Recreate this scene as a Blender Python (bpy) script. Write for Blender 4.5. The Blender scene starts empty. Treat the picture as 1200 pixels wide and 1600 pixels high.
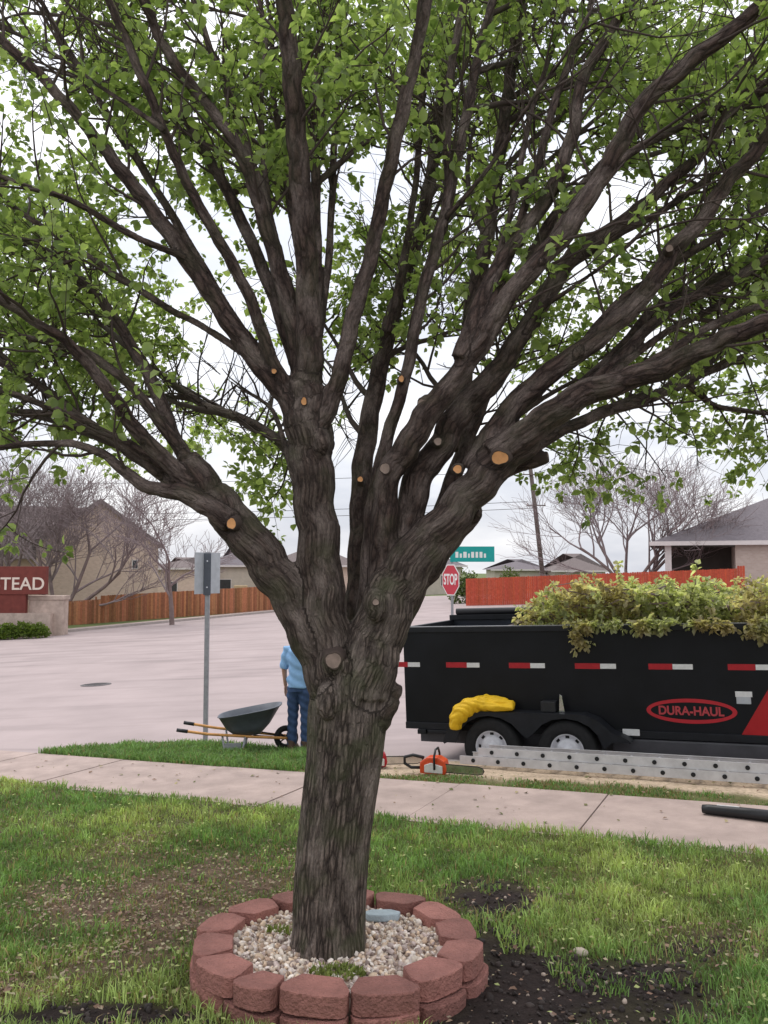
import bpy, bmesh, math, random
import numpy as np
from mathutils import Vector, Matrix, Quaternion

random.seed(7)
RNG = np.random.RandomState(11)
scene = bpy.context.scene
COL = scene.collection

# ------------------------------------------------------------------ camera, sky, sun, exposure
CAM_H = 1.6
F = 1300.0 / 1200.0                      # focal length in picture widths
PITCH = math.atan(90.0 / 1300.0)
cam_data = bpy.data.cameras.new('camera')
cam_data.sensor_fit = 'HORIZONTAL'
cam_data.sensor_width = 36.0
cam_data.lens = 36.0 * F
cam_data.clip_start = 0.05
cam_data.clip_end = 2000.0
cam = bpy.data.objects.new('camera', cam_data)
cam.location = (0, 0, CAM_H)
cam.rotation_euler = (math.pi / 2 + PITCH, 0, 0)
COL.objects.link(cam)
scene.camera = cam

SUN_EL, SUN_AZ = math.radians(58), math.radians(-35)      # azimuth measured from +Y towards +X
world = bpy.data.worlds.new('World')
scene.world = world
world.use_nodes = True
wn, wl = world.node_tree.nodes, world.node_tree.links
for n in list(wn):
    wn.remove(n)
w_out = wn.new('ShaderNodeOutputWorld')
w_bg = wn.new('ShaderNodeBackground')
w_sky = wn.new('ShaderNodeTexSky')
w_sky.sky_type = 'NISHITA'
w_sky.sun_disc = False
w_sky.sun_elevation = SUN_EL
w_sky.sun_rotation = SUN_AZ
w_sky.dust_density = 3.0
w_tc = wn.new('ShaderNodeTexCoord')
w_sep = wn.new('ShaderNodeSeparateXYZ')
wl.new(w_tc.outputs['Generated'], w_sep.inputs[0])
w_map = wn.new('ShaderNodeMapping')
w_map.inputs['Scale'].default_value = (1.0, 1.0, 3.6)
wl.new(w_tc.outputs['Generated'], w_map.inputs[0])
w_noise = wn.new('ShaderNodeTexNoise')
w_noise.inputs['Scale'].default_value = 2.6
w_noise.inputs['Detail'].default_value = 6.0
w_noise.inputs['Roughness'].default_value = 0.55
wl.new(w_map.outputs[0], w_noise.inputs['Vector'])
w_ramp = wn.new('ShaderNodeValToRGB')
w_ramp.color_ramp.elements[0].position = 0.38
w_ramp.color_ramp.elements[0].color = (7.6, 7.9, 8.8, 1)
w_ramp.color_ramp.elements[1].position = 0.60
w_ramp.color_ramp.elements[1].color = (11.6, 11.6, 11.9, 1)
wl.new(w_noise.outputs['Fac'], w_ramp.inputs['Fac'])
# an overcast sky is brighter overhead than at the horizon
w_mr = wn.new('ShaderNodeMapRange')
w_mr.inputs['From Min'].default_value = 0.0
w_mr.inputs['From Max'].default_value = 1.0
w_mr.inputs['To Min'].default_value = 0.72
w_mr.inputs['To Max'].default_value = 1.5
wl.new(w_sep.outputs['Z'], w_mr.inputs['Value'])
w_mul = wn.new('ShaderNodeVectorMath')
w_mul.operation = 'SCALE'
wl.new(w_ramp.outputs['Color'], w_mul.inputs[0])
wl.new(w_mr.outputs[0], w_mul.inputs['Scale'])
w_mix = wn.new('ShaderNodeMixRGB')
w_mix.inputs[0].default_value = 0.88
wl.new(w_sky.outputs[0], w_mix.inputs[1])
wl.new(w_mul.outputs[0], w_mix.inputs[2])
wl.new(w_mix.outputs[0], w_bg.inputs['Color'])
w_bg.inputs['Strength'].default_value = 0.1
wl.new(w_bg.outputs[0], w_out.inputs['Surface'])

sun_data = bpy.data.lights.new('sun', 'SUN')
sun_data.energy = 1.2
sun_data.angle = math.radians(18)
sun_data.color = (1.0, 0.96, 0.9)
sun = bpy.data.objects.new('sun', sun_data)
sd = Vector((math.sin(SUN_AZ) * math.cos(SUN_EL), math.cos(SUN_AZ) * math.cos(SUN_EL), math.sin(SUN_EL)))
sun.rotation_euler = (-sd).to_track_quat('-Z', 'Y').to_euler()
sun.location = (0, 0, 30)
COL.objects.link(sun)

scene.view_settings.view_transform = 'Standard'
scene.view_settings.look = 'None'
scene.view_settings.exposure = 0.38
scene.view_settings.gamma = 1.0
scene.view_settings.use_curve_mapping = False

# ------------------------------------------------------------------ survey helpers
CP, SP = math.cos(PITCH), math.sin(PITCH)
def at(px, py, depth):
    """point seen at a survey bearing, `depth` metres in front of the camera"""
    a = (px - 600.0) / 1300.0
    v = -(py - 800.0) / 1300.0
    d = Vector((a, CP - SP * v, SP + CP * v))
    return Vector((0, 0, CAM_H)) + d * (depth / d.y)

UX, UY = 0.906, -0.423          # along our street
NX, NY = 0.423, 0.906           # across our street, away from the house
def st(x, y):
    return UX * x + UY * y, NX * x + NY * y
def xy(s, t):
    return UX * s + NX * t, UY * s + NY * t
YT = [-40, 0, 3.5, 6.8, 8.3, 10.0, 10.6]
YG = [-0.9, 0, .264, .47, .50, .64, .66]
RT = [-40, 8.3, 10.0, 20.0, 80.0, 500]
RG = [0.6, .66, .85, .84, -.38, -.38]
def yard_z(x, y):
    s, t = st(x, y)
    return 0.04 * np.clip(s, -45, 12) - np.interp(t, YT, YG)
def road_z(x, y):
    s, t = st(x, y)
    return 0.04 * np.clip(s, -45, 12) - np.interp(t, RT, RG)
def on_ground(px, py, fn):
    lo, hi = 1.0, 300.0
    for _ in range(60):
        m = .5 * (lo + hi)
        p = at(px, py, m)
        if p.z > fn(p.x, p.y): lo = m
        else: hi = m
    p = at(px, py, lo)
    return Vector((p.x, p.y, float(fn(p.x, p.y))))

_tab = np.random.RandomState(5).rand(256, 256)
def vnoise(x, y, f=1.0, o=0):
    x = np.asarray(x, float) * f + 37.3 + o * 17.1
    y = np.asarray(y, float) * f + 91.7 + o * 29.3
    xi = np.floor(x).astype(int); yi = np.floor(y).astype(int)
    u = x - xi; v = y - yi
    u = u * u * (3 - 2 * u); v = v * v * (3 - 2 * v)
    g = lambda i, j: _tab[i % 256, j % 256]
    return (g(xi, yi) * (1 - u) + g(xi + 1, yi) * u) * (1 - v) + (g(xi, yi + 1) * (1 - u) + g(xi + 1, yi + 1) * u) * v
def fbm(x, y, f=1.0, o=0, n=4):
    a, tot, r = 1.0, 0.0, 0.0
    for k in range(n):
        r = r + a * vnoise(x, y, f, o + k); tot += a; a *= .5; f *= 2.1
    return r / tot

# ------------------------------------------------------------------ materials
MATS = {}
def mat(name, col, rough=0.7, metal=0.0, var=0.0, scale=6.0, bump=0.0, bscale=None, col2=None, coord='Object', spec=0.35, coat=0.0, detail=5.0):
    m = bpy.data.materials.new(name)
    m.use_nodes = True
    n, l = m.node_tree.nodes, m.node_tree.links
    b = n['Principled BSDF']
    b.inputs['Roughness'].default_value = rough
    b.inputs['Metallic'].default_value = metal
    b.inputs['Specular IOR Level'].default_value = spec
    b.inputs['Coat Weight'].default_value = coat
    b.inputs['Base Color'].default_value = (*col, 1)
    tc = n.new('ShaderNodeTexCoord')
    if var > 0 or col2:
        no = n.new('ShaderNodeTexNoise')
        no.inputs['Scale'].default_value = scale
        no.inputs['Detail'].default_value = detail
        no.inputs['Roughness'].default_value = .62
        l.new(tc.outputs[coord], no.inputs['Vector'])
        mx = n.new('ShaderNodeMixRGB')
        c2 = col2 if col2 else tuple(min(1, c * (1 + var)) for c in col)
        c1 = col if col2 else tuple(c * (1 - var) for c in col)
        mx.inputs[1].default_value = (*c1, 1)
        mx.inputs[2].default_value = (*c2, 1)
        mr = n.new('ShaderNodeMapRange')
        mr.inputs['From Min'].default_value = .32
        mr.inputs['From Max'].default_value = .68
        l.new(no.outputs['Fac'], mr.inputs['Value'])
        l.new(mr.outputs[0], mx.inputs[0])
        l.new(mx.outputs[0], b.inputs['Base Color'])
    if bump > 0:
        nb = n.new('ShaderNodeTexNoise')
        nb.inputs['Scale'].default_value = bscale or scale * 6
        nb.inputs['Detail'].default_value = 4
        l.new(tc.outputs[coord], nb.inputs['Vector'])
        bp = n.new('ShaderNodeBump')
        bp.inputs['Strength'].default_value = bump
        bp.inputs['Distance'].default_value = 0.02
        l.new(nb.outputs['Fac'], bp.inputs['Height'])
        l.new(bp.outputs[0], b.inputs['Normal'])
    MATS[name] = m
    return m

def attr_mat(name, rough=0.7, translucent=0.0, spec=0.3, bump=0.0, bscale=60, grain=0.0, gscale=30):
    m = bpy.data.materials.new(name)
    m.use_nodes = True
    n, l = m.node_tree.nodes, m.node_tree.links
    b = n['Principled BSDF']
    b.inputs['Roughness'].default_value = rough
    b.inputs['Specular IOR Level'].default_value = spec
    a = n.new('ShaderNodeAttribute'); a.attribute_name = 'col'
    colour = a.outputs['Color']
    tc = n.new('ShaderNodeTexCoord')
    if grain > 0:
        no = n.new('ShaderNodeTexNoise')
        no.inputs['Scale'].default_value = gscale
        no.inputs['Detail'].default_value = 6
        no.inputs['Roughness'].default_value = .7
        l.new(tc.outputs['Object'], no.inputs['Vector'])
        mr = n.new('ShaderNodeMapRange')
        mr.inputs['From Min'].default_value = .3
        mr.inputs['From Max'].default_value = .7
        mr.inputs['To Min'].default_value = 1 - grain
        mr.inputs['To Max'].default_value = 1 + grain
        l.new(no.outputs['Fac'], mr.inputs['Value'])
        vm = n.new('ShaderNodeVectorMath'); vm.operation = 'SCALE'
        l.new(colour, vm.inputs[0]); l.new(mr.outputs[0], vm.inputs['Scale'])
        colour = vm.outputs[0]
    l.new(colour, b.inputs['Base Color'])
    if bump > 0:
        nb = n.new('ShaderNodeTexNoise')
        nb.inputs['Scale'].default_value = bscale
        nb.inputs['Detail'].default_value = 5
        l.new(tc.outputs['Object'], nb.inputs['Vector'])
        bp = n.new('ShaderNodeBump'); bp.inputs['Strength'].default_value = bump; bp.inputs['Distance'].default_value = .02
        l.new(nb.outputs['Fac'], bp.inputs['Height']); l.new(bp.outputs[0], b.inputs['Normal'])
    if translucent > 0:
        t = n.new('ShaderNodeBsdfTranslucent')
        vm2 = n.new('ShaderNodeVectorMath'); vm2.operation = 'MULTIPLY'
        vm2.inputs[1].default_value = (1.25, 1.35, .7)
        l.new(colour, vm2.inputs[0]); l.new(vm2.outputs[0], t.inputs['Color'])
        mx = n.new('ShaderNodeMixShader'); mx.inputs[0].default_value = translucent
        l.new(b.outputs[0], mx.inputs[1]); l.new(t.outputs[0], mx.inputs[2])
        l.new(mx.outputs[0], n['Material Output'].inputs['Surface'])
    MATS[name] = m
    return m

def bark_layer(m, c1, c2, c3, across, along, bump, moss=0.0):
    """bark that follows the straightened 'bark' coordinate of every limb"""
    n, l = m.node_tree.nodes, m.node_tree.links
    b = n.new('ShaderNodeBsdfPrincipled')
    b.inputs['Roughness'].default_value = .88
    b.inputs['Specular IOR Level'].default_value = .2
    a = n.new('ShaderNodeAttribute'); a.attribute_name = 'bark'
    mp = n.new('ShaderNodeMapping'); mp.inputs['Scale'].default_value = (across, across, along)
    l.new(a.outputs['Vector'], mp.inputs[0])
    no = n.new('ShaderNodeTexNoise'); no.inputs['Scale'].default_value = 1.0
    no.inputs['Detail'].default_value = 5; no.inputs['Roughness'].default_value = .6
    no.inputs['Distortion'].default_value = .15
    l.new(mp.outputs[0], no.inputs['Vector'])
    vo = n.new('ShaderNodeTexVoronoi'); vo.feature = 'DISTANCE_TO_EDGE'; vo.inputs['Scale'].default_value = .62
    nd = n.new('ShaderNodeVectorMath'); nd.operation = 'MULTIPLY_ADD'
    nd.inputs[1].default_value = (.9, .9, .9)
    l.new(no.outputs['Color'], nd.inputs[0]); l.new(mp.outputs[0], nd.inputs[2])
    l.new(nd.outputs[0], vo.inputs['Vector'])
    rv = n.new('ShaderNodeMapRange'); rv.inputs['From Max'].default_value = .28
    l.new(vo.outputs['Distance'], rv.inputs['Value'])
    mp2 = n.new('ShaderNodeMapping'); mp2.inputs['Scale'].default_value = (14, 14, 5)
    l.new(a.outputs['Vector'], mp2.inputs[0])
    n2 = n.new('ShaderNodeTexNoise'); n2.inputs['Scale'].default_value = 1.0; n2.inputs['Detail'].default_value = 6
    l.new(mp2.outputs[0], n2.inputs['Vector'])
    m1 = n.new('ShaderNodeMixRGB'); m1.inputs[1].default_value = (*c1, 1); m1.inputs[2].default_value = (*c2, 1)
    l.new(rv.outputs[0], m1.inputs[0])
    r2 = n.new('ShaderNodeMapRange'); r2.inputs['From Min'].default_value = .45; r2.inputs['From Max'].default_value = .72
    l.new(n2.outputs['Fac'], r2.inputs['Value'])
    m2 = n.new('ShaderNodeMixRGB'); m2.inputs[2].default_value = (*c3, 1)
    l.new(r2.outputs[0], m2.inputs[0]); l.new(m1.outputs[0], m2.inputs[1])
    mp3 = n.new('ShaderNodeMapping'); mp3.inputs['Scale'].default_value = (150, 150, 55)
    l.new(a.outputs['Vector'], mp3.inputs[0])
    n4 = n.new('ShaderNodeTexNoise'); n4.inputs['Scale'].default_value = 1.0; n4.inputs['Detail'].default_value = 3; n4.inputs['Roughness'].default_value = .7
    l.new(mp3.outputs[0], n4.inputs['Vector'])
    r4 = n.new('ShaderNodeMapRange'); r4.inputs['From Min'].default_value = .3; r4.inputs['From Max'].default_value = .7
    r4.inputs['To Min'].default_value = .55; r4.inputs['To Max'].default_value = 1.45
    l.new(n4.outputs['Fac'], r4.inputs['Value'])
    vs_ = n.new('ShaderNodeVectorMath'); vs_.operation = 'SCALE'
    l.new(m2.outputs[0], vs_.inputs[0]); l.new(r4.outputs[0], vs_.inputs['Scale'])
    colour = vs_.outputs[0]
    if moss > 0:
        tc = n.new('ShaderNodeTexCoord')
        n3 = n.new('ShaderNodeTexNoise'); n3.inputs['Scale'].default_value = 5.5; n3.inputs['Detail'].default_value = 4
        l.new(tc.outputs['Object'], n3.inputs['Vector'])
        r3 = n.new('ShaderNodeMapRange'); r3.inputs['From Min'].default_value = .48; r3.inputs['From Max'].default_value = .66
        r3.inputs['To Max'].default_value = moss
        l.new(n3.outputs['Fac'], r3.inputs['Value'])
        m3 = n.new('ShaderNodeMixRGB'); m3.inputs[2].default_value = (.085, .095, .045, 1)
        l.new(r3.outputs[0], m3.inputs[0]); l.new(colour, m3.inputs[1])
        colour = m3.outputs[0]
    l.new(colour, b.inputs['Base Color'])
    ad = n.new('ShaderNodeMath'); ad.operation = 'MULTIPLY_ADD'
    ad.inputs[1].default_value = .5
    ad2 = n.new('ShaderNodeMath'); ad2.operation = 'MULTIPLY_ADD'; ad2.inputs[1].default_value = .7
    l.new(n4.outputs['Fac'], ad2.inputs[0]); l.new(rv.outputs[0], ad2.inputs[2])
    l.new(no.outputs['Fac'], ad.inputs[0]); l.new(ad2.outputs[0], ad.inputs[2])
    bp = n.new('ShaderNodeBump'); bp.inputs['Strength'].default_value = bump; bp.inputs['Distance'].default_value = .012
    l.new(ad.outputs[0], bp.inputs['Height']); l.new(bp.outputs[0], b.inputs['Normal'])
    return b
def bark_mat(name, old, young):
    """fissured old bark on thick wood passing into smoother bark on thin wood"""
    m = bpy.data.materials.new(name); m.use_nodes = True
    n, l = m.node_tree.nodes, m.node_tree.links
    n.remove(n['Principled BSDF'])
    b0, b1 = bark_layer(m, *young), bark_layer(m, *old)
    r = n.new('ShaderNodeAttribute'); r.attribute_name = 'rad'
    mr = n.new('ShaderNodeMapRange'); mr.interpolation_type = 'SMOOTHSTEP'
    mr.inputs['From Min'].default_value = .055; mr.inputs['From Max'].default_value = .16
    l.new(r.outputs['Fac'], mr.inputs['Value'])
    mx = n.new('ShaderNodeMixShader')
    l.new(mr.outputs[0], mx.inputs[0]); l.new(b0.outputs[0], mx.inputs[1]); l.new(b1.outputs[0], mx.inputs[2])
    l.new(mx.outputs[0], n['Material Output'].inputs['Surface'])
    MATS[name] = m
    return m

def brick_mat(name, c1, c2, mortar, scale, coord='Object'):
    m = bpy.data.materials.new(name); m.use_nodes = True
    n, l = m.node_tree.nodes, m.node_tree.links
    b = n['Principled BSDF']; b.inputs['Roughness'].default_value = .85
    tc = n.new('ShaderNodeTexCoord')
    sx = n.new('ShaderNodeSeparateXYZ'); l.new(tc.outputs[coord], sx.inputs[0])
    ad = n.new('ShaderNodeMath'); ad.operation = 'ADD'
    l.new(sx.outputs['X'], ad.inputs[0]); l.new(sx.outputs['Y'], ad.inputs[1])
    cb = n.new('ShaderNodeCombineXYZ'); l.new(ad.outputs[0], cb.inputs['X']); l.new(sx.outputs['Z'], cb.inputs['Y'])
    br = n.new('ShaderNodeTexBrick'); br.inputs['Scale'].default_value = scale
    br.inputs['Color1'].default_value = (*c1, 1); br.inputs['Color2'].default_value = (*c2, 1)
    br.inputs['Mortar'].default_value = (*mortar, 1); br.inputs['Mortar Size'].default_value = .012
    l.new(cb.outputs[0], br.inputs['Vector'])
    l.new(br.outputs['Color'], b.inputs['Base Color'])
    MATS[name] = m
    return m

mat('concrete_walk', (.35, .27, .24), .9, var=.2, scale=2.6, bump=.25, bscale=90, detail=9)
mat('concrete_road', (.335, .272, .264), .9, var=.10, scale=.55, bump=.15, bscale=40, detail=9)
mat('concrete_kerb', (.35, .305, .285), .9, var=.12, scale=3, bump=.2, bscale=60)
_m = MATS['concrete_road']; _n, _l = _m.node_tree.nodes, _m.node_tree.links; _b = _n['Principled BSDF']
_src = _b.inputs['Base Color'].links[0].from_socket; _tc = _n.new('ShaderNodeTexCoord'); _mp = _n.new('ShaderNodeMapping'); _mp.inputs['Rotation'].default_value = (0, 0, .44); _mp.inputs['Scale'].default_value = (.12, .9, 1)
_l.new(_tc.outputs['Object'], _mp.inputs[0]); _no = _n.new('ShaderNodeTexNoise'); _no.inputs['Scale'].default_value = 1.4; _no.inputs['Detail'].default_value = 8; _l.new(_mp.outputs[0], _no.inputs['Vector'])
_mr = _n.new('ShaderNodeMapRange'); _mr.inputs['From Min'].default_value = .5; _mr.inputs['From Max'].default_value = .75; _mr.inputs['To Min'].default_value = 1.0; _mr.inputs['To Max'].default_value = .74
_l.new(_no.outputs['Fac'], _mr.inputs['Value']); _vm = _n.new('ShaderNodeVectorMath'); _vm.operation = 'SCALE'; _l.new(_src, _vm.inputs[0]); _l.new(_mr.outputs[0], _vm.inputs['Scale']); _l.new(_vm.outputs[0], _b.inputs['Base Color'])
mat('far_grass', (.10, .13, .04), .95, var=.3, scale=1.5)
mat('block', (.30, .132, .108), .92, var=.26, scale=7, bump=.8, bscale=70, detail=9)
mat('bluestone', (.34, .40, .43), .8, var=.15, scale=20, bump=.3)
mat('black_paint', (.0055, .006, .008), .42, var=.35, scale=2.2, spec=.22)
mat('black_steel', (.009, .010, .013), .5, var=.3, scale=8, spec=.28)
mat('frame_steel', (.045, .045, .052), .5, var=.2, scale=5, spec=.5)
mat('bed_inside', (.012, .016, .026), .5, var=.4, scale=4)
mat('rim_sheen', (.22, .22, .23), .4, var=.2, scale=20)
mat('tape_red', (.36, .012, .02), .4, var=.1, scale=20)
mat('tape_white', (.62, .62, .62), .4, var=.08, scale=30)
mat('logo_red', (.42, .018, .028), .4, var=.06, scale=10)
mat('logo_text', (.42, .05, .06), .4, var=.06, scale=10)
mat('decal_red', (.36, .012, .016), .35, var=.12, scale=4)
mat('rubber', (.014, .014, .015), .8, var=.25, scale=20, bump=.2)
mat('rim_white', (.62, .62, .66), .45, var=.08, scale=20)
mat('aluminium', (.55, .54, .55), .42, metal=.35, var=.12, scale=8)
mat('plug_black', (.012, .012, .013), .7, var=.2, scale=30)
mat('yellow_cloth', (.72, .44, .012), .6, var=.12, scale=9, bump=.3, bscale=25)
mat('chrome', (.6, .6, .62), .2, metal=1.0, var=.05, scale=9)
mat('orange_plastic', (.62, .075, .02), .4, var=.1, scale=20)
mat('white_plastic', (.62, .60, .57), .5, var=.08, scale=20)
mat('black_plastic', (.016, .016, .018), .45, var=.2, scale=14)
mat('galvanised', (.30, .30, .32), .5, metal=.3, var=.15, scale=14)
mat('sign_back', (.42, .44, .47), .5, metal=.2, var=.1, scale=8)
mat('sign_dark', (.09, .10, .125), .5, var=.12, scale=8)
mat('stop_red', (.47, .03, .05), .45, var=.06, scale=6)
mat('sign_white', (.72, .72, .70), .5, var=.04, scale=6)
mat('sign_teal', (.01, .30, .28), .45, var=.06, scale=6)
mat('cedar', (.25, .105, .052), .85, var=.3, scale=3.2, bump=.2)
mat('red_stain', (.40, .072, .036), .8, var=.14, scale=1.6, bump=.2)
mat('roof_grey', (.155, .135, .145), .95, var=.14, scale=6, bump=.4, bscale=30)
mat('roof_brown', (.16, .13, .125), .95, var=.2, scale=7, bump=.4, bscale=30)
mat('trim', (.62, .57, .55), .6, var=.05, scale=5)
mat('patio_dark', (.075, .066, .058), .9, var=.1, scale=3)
mat('window_glass', (.03, .035, .04), .1, var=.2, scale=2, spec=.6)
mat('plaster', (.50, .44, .37), .9, var=.08, scale=2)
brick_mat('tan_brick', (.60, .46, .37), (.52, .39, .31), (.56, .47, .40), 2.3)
brick_mat('pink_brick', (.48, .39, .34), (.42, .33, .28), (.46, .41, .37), 2.3)
mat('sign_brick', (.155, .038, .030), .85, var=.16, scale=3, bump=.2)
mat('stone_pier', (.42, .33, .28), .9, var=.22, scale=2.6, bump=.3)
mat('letters', (.66, .56, .48), .6, var=.05, scale=5)
mat('pole_wood', (.13, .105, .09), .9, var=.2, scale=6)
mat('wire', (.05, .05, .055), .7, var=.1, scale=3)
mat('bare_bark', (.20, .15, .14), .9, var=.2, scale=3)
mat('bare_twig', (.24, .19, .19), .9, var=.2, scale=3)
mat('tray', (.085, .095, .115), .5, var=.15, scale=7, bump=.1)
mat('ash_wood', (.55, .27, .085), .6, var=.18, scale=12)
mat('manhole_iron', (.10, .09, .09), .7, var=.3, scale=18, bump=.4)
mat('skin', (.42, .24, .17), .55, var=.06, scale=14)
mat('shirt', (.24, .42, .66), .85, var=.1, scale=7, bump=.25, bscale=30)
mat('denim', (.035, .065, .14), .85, var=.22, scale=12, bump=.25, bscale=50)
mat('boot', (.085, .05, .035), .7, var=.2, scale=20)
mat('hair', (.03, .022, .018), .7, var=.3, scale=60)
mat('cut_wood', (.62, .30, .12), .7, var=.16, scale=26)
mat('old_cut', (.25, .185, .15), .85, var=.2, scale=30)
mat('tan_box', (.50, .38, .22), .7, var=.1, scale=5)
attr_mat('leaf', .5, .6, .35)
attr_mat('grass', .6, .25, .3)
attr_mat('pebble', .75, 0, .35, grain=.18, gscale=60)
attr_mat('litter', .8, .1, .2)
attr_mat('stained_board', .82, 0, .25, bump=.2, bscale=25, grain=.22, gscale=7)
attr_mat('earth', .95, 0, .15, bump=.7, bscale=45, grain=.35, gscale=26)
bark_mat('bark', ((.032, .024, .020), (.165, .128, .106), (.24, .195, .166), 78, 13, 1.0, .55),
         ((.030, .020, .017), (.080, .053, .044), (.165, .128, .112), 46, 15, .85, .2))
# every block of the ring has its own tone
_m = MATS['block']; _n, _l = _m.node_tree.nodes, _m.node_tree.links
_b = _n['Principled BSDF']; _src = _b.inputs['Base Color'].links[0].from_socket
_oi = _n.new('ShaderNodeObjectInfo'); _mr = _n.new('ShaderNodeMapRange'); _mr.inputs['To Min'].default_value = .72; _mr.inputs['To Max'].default_value = 1.2
_l.new(_oi.outputs['Random'], _mr.inputs['Value'])
_hs = _n.new('ShaderNodeHueSaturation'); _l.new(_src, _hs.inputs['Color']); _l.new(_mr.outputs[0], _hs.inputs['Value']); _l.new(_hs.outputs[0], _b.inputs['Base Color'])

# ------------------------------------------------------------------ mesh helpers
def tag(o, label=None, cat=None, group=None, kind=None):
    if label: o['label'] = label
    if cat: o['category'] = cat
    if group: o['group'] = group
    if kind: o['kind'] = kind
    return o
def link(o, parent=None):
    COL.objects.link(o)
    if parent is not None: o.parent = parent
    return o
def empty(name, loc=(0, 0, 0), rz=0.0, label=None, cat=None, group=None, kind=None):
    o = bpy.data.objects.new(name, None)
    o.location = loc; o.rotation_euler = (0, 0, rz)
    o.empty_display_size = .1
    COL.objects.link(o)
    return tag(o, label, cat, group, kind)

class MB:
    def __init__(self):
        self.v, self.f, self.mi = [], [], []
        self.cur = 0
    def add(self, vs, fs):
        b = len(self.v)
        self.v += [tuple(p) for p in vs]
        for f in fs:
            self.f.append([b + i for i in f]); self.mi.append(self.cur)
        return self
    def box(self, x0, x1, y0, y1, z0, z1, M=None):
        vs = [Vector((x, y, z)) for z in (z0, z1) for y in (y0, y1) for x in (x0, x1)]
        if M is not None: vs = [M @ p for p in vs]
        return self.add(vs, [(0, 2, 3, 1), (4, 5, 7, 6), (0, 1, 5, 4), (2, 6, 7, 3), (0, 4, 6, 2), (1, 3, 7, 5)])
    def prism(self, prof, axis, a, b):
        """extrude a closed 2-D profile along an axis: 0 = x (profile y,z), 1 = y (profile x,z), 2 = z (profile x,y)"""
        n = len(prof)
        def p(q, h):
            return (h, q[0], q[1]) if axis == 0 else (q[0], h, q[1]) if axis == 1 else (q[0], q[1], h)
        vs = [p(q, a) for q in prof] + [p(q, b) for q in prof]
        fs = [tuple(range(n - 1, -1, -1)), tuple(range(n, 2 * n))] + [(i, (i + 1) % n, n + (i + 1) % n, n + i) for i in range(n)]
        return self.add(vs, fs)
    def tube(self, pts, rads, n=8, cap=True):
        pts = [Vector(p) for p in pts]
        if not hasattr(rads, '__len__'): rads = [rads] * len(pts)
        rings = []
        e1 = None
        for i, p in enumerate(pts):
            d = (pts[min(i + 1, len(pts) - 1)] - pts[max(i - 1, 0)])
            d = d.normalized() if d.length > 1e-9 else Vector((0, 0, 1))
            if e1 is None:
                e1 = d.orthogonal().normalized()
            else:
                e1 = e1 - d * e1.dot(d)
                e1 = e1.normalized() if e1.length > 1e-6 else d.orthogonal().normalized()
            e2 = d.cross(e1)
            rings.append([p + (e1 * math.cos(2 * math.pi * k / n) + e2 * math.sin(2 * math.pi * k / n)) * rads[i] for k in range(n)])
        vs = [q for r in rings for q in r]
        fs = []
        for i in range(len(pts) - 1):
            for k in range(n):
                k2 = (k + 1) % n
                fs.append((i * n + k, i * n + k2, (i + 1) * n + k2, (i + 1) * n + k))
        if cap:
            fs.append(tuple(range(n - 1, -1, -1)))
            fs.append(tuple((len(pts) - 1) * n + k for k in range(n)))
        return self.add(vs, fs)
    def lathe(self, prof, n=24, M=None, closed=False):
        """profile of (radius, height) round the local z axis"""
        vs = []
        for r, z in prof:
            for k in range(n):
                a = 2 * math.pi * k / n
                vs.append(Vector((r * math.cos(a), r * math.sin(a), z)))
        if M is not None: vs = [M @ p for p in vs]
        fs = []
        m = len(prof)
        for i in range(m if closed else m - 1):
            j = (i + 1) % m
            for k in range(n):
                k2 = (k + 1) % n
                fs.append((i * n + k, i * n + k2, j * n + k2, j * n + k))
        if not closed:
            fs.append(tuple(range(n - 1, -1, -1))); fs.append(tuple((m - 1) * n + k for k in range(n)))
        return self.add(vs, fs)
    def ellipsoid(self, c, r, n=14, m=9, M=None):
        c = Vector(c)
        prof = []
        vs = []
        for i in range(1, m):
            a = math.pi * i / m
            for k in range(n):
                b = 2 * math.pi * k / n
                vs.append(Vector((r[0] * math.sin(a) * math.cos(b), r[1] * math.sin(a) * math.sin(b), r[2] * math.cos(a))))
        vs.append(Vector((0, 0, r[2]))); vs.append(Vector((0, 0, -r[2])))
        if M is not None: vs = [M @ p for p in vs]
        vs = [c + p for p in vs]
        fs = []
        for i in range(m - 2):
            for k in range(n):
                k2 = (k + 1) % n
                fs.append((i * n + k, (i + 1) * n + k, (i + 1) * n + k2, i * n + k2))
        T, B = len(vs) - 2, len(vs) - 1
        for k in range(n):
            k2 = (k + 1) % n
            fs.append((T, k, k2)); fs.append((B, (m - 2) * n + k2, (m - 2) * n + k))
        return self.add(vs, fs)
    def mesh(self, name, mats, smooth=False):
        me = bpy.data.meshes.new(name)
        me.from_pydata(self.v, [], self.f)
        for m in (mats if isinstance(mats, (list, tuple)) else [mats]):
            me.materials.append(MATS[m])
        if max(self.mi, default=0) > 0:
            me.polygons.foreach_set('material_index', self.mi)
        if smooth:
            me.polygons.foreach_set('use_smooth', [True] * len(me.polygons))
        me.update()
        return me
    def build(self, name, mats, parent=None, smooth=False, bevel=0.0):
        me = self.mesh(name, mats, smooth)
        if bevel > 0:
            bm = bmesh.new(); bm.from_mesh(me)
            bmesh.ops.remove_doubles(bm, verts=bm.verts, dist=1e-5)
            bmesh.ops.bevel(bm, geom=[e for e in bm.edges if len(e.link_faces) == 2 and e.calc_face_angle(0) > .5], offset=bevel, segments=2, affect='EDGES', profile=.6)
            bm.to_mesh(me); bm.free()
        return link(bpy.data.objects.new(name, me), parent)

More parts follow.
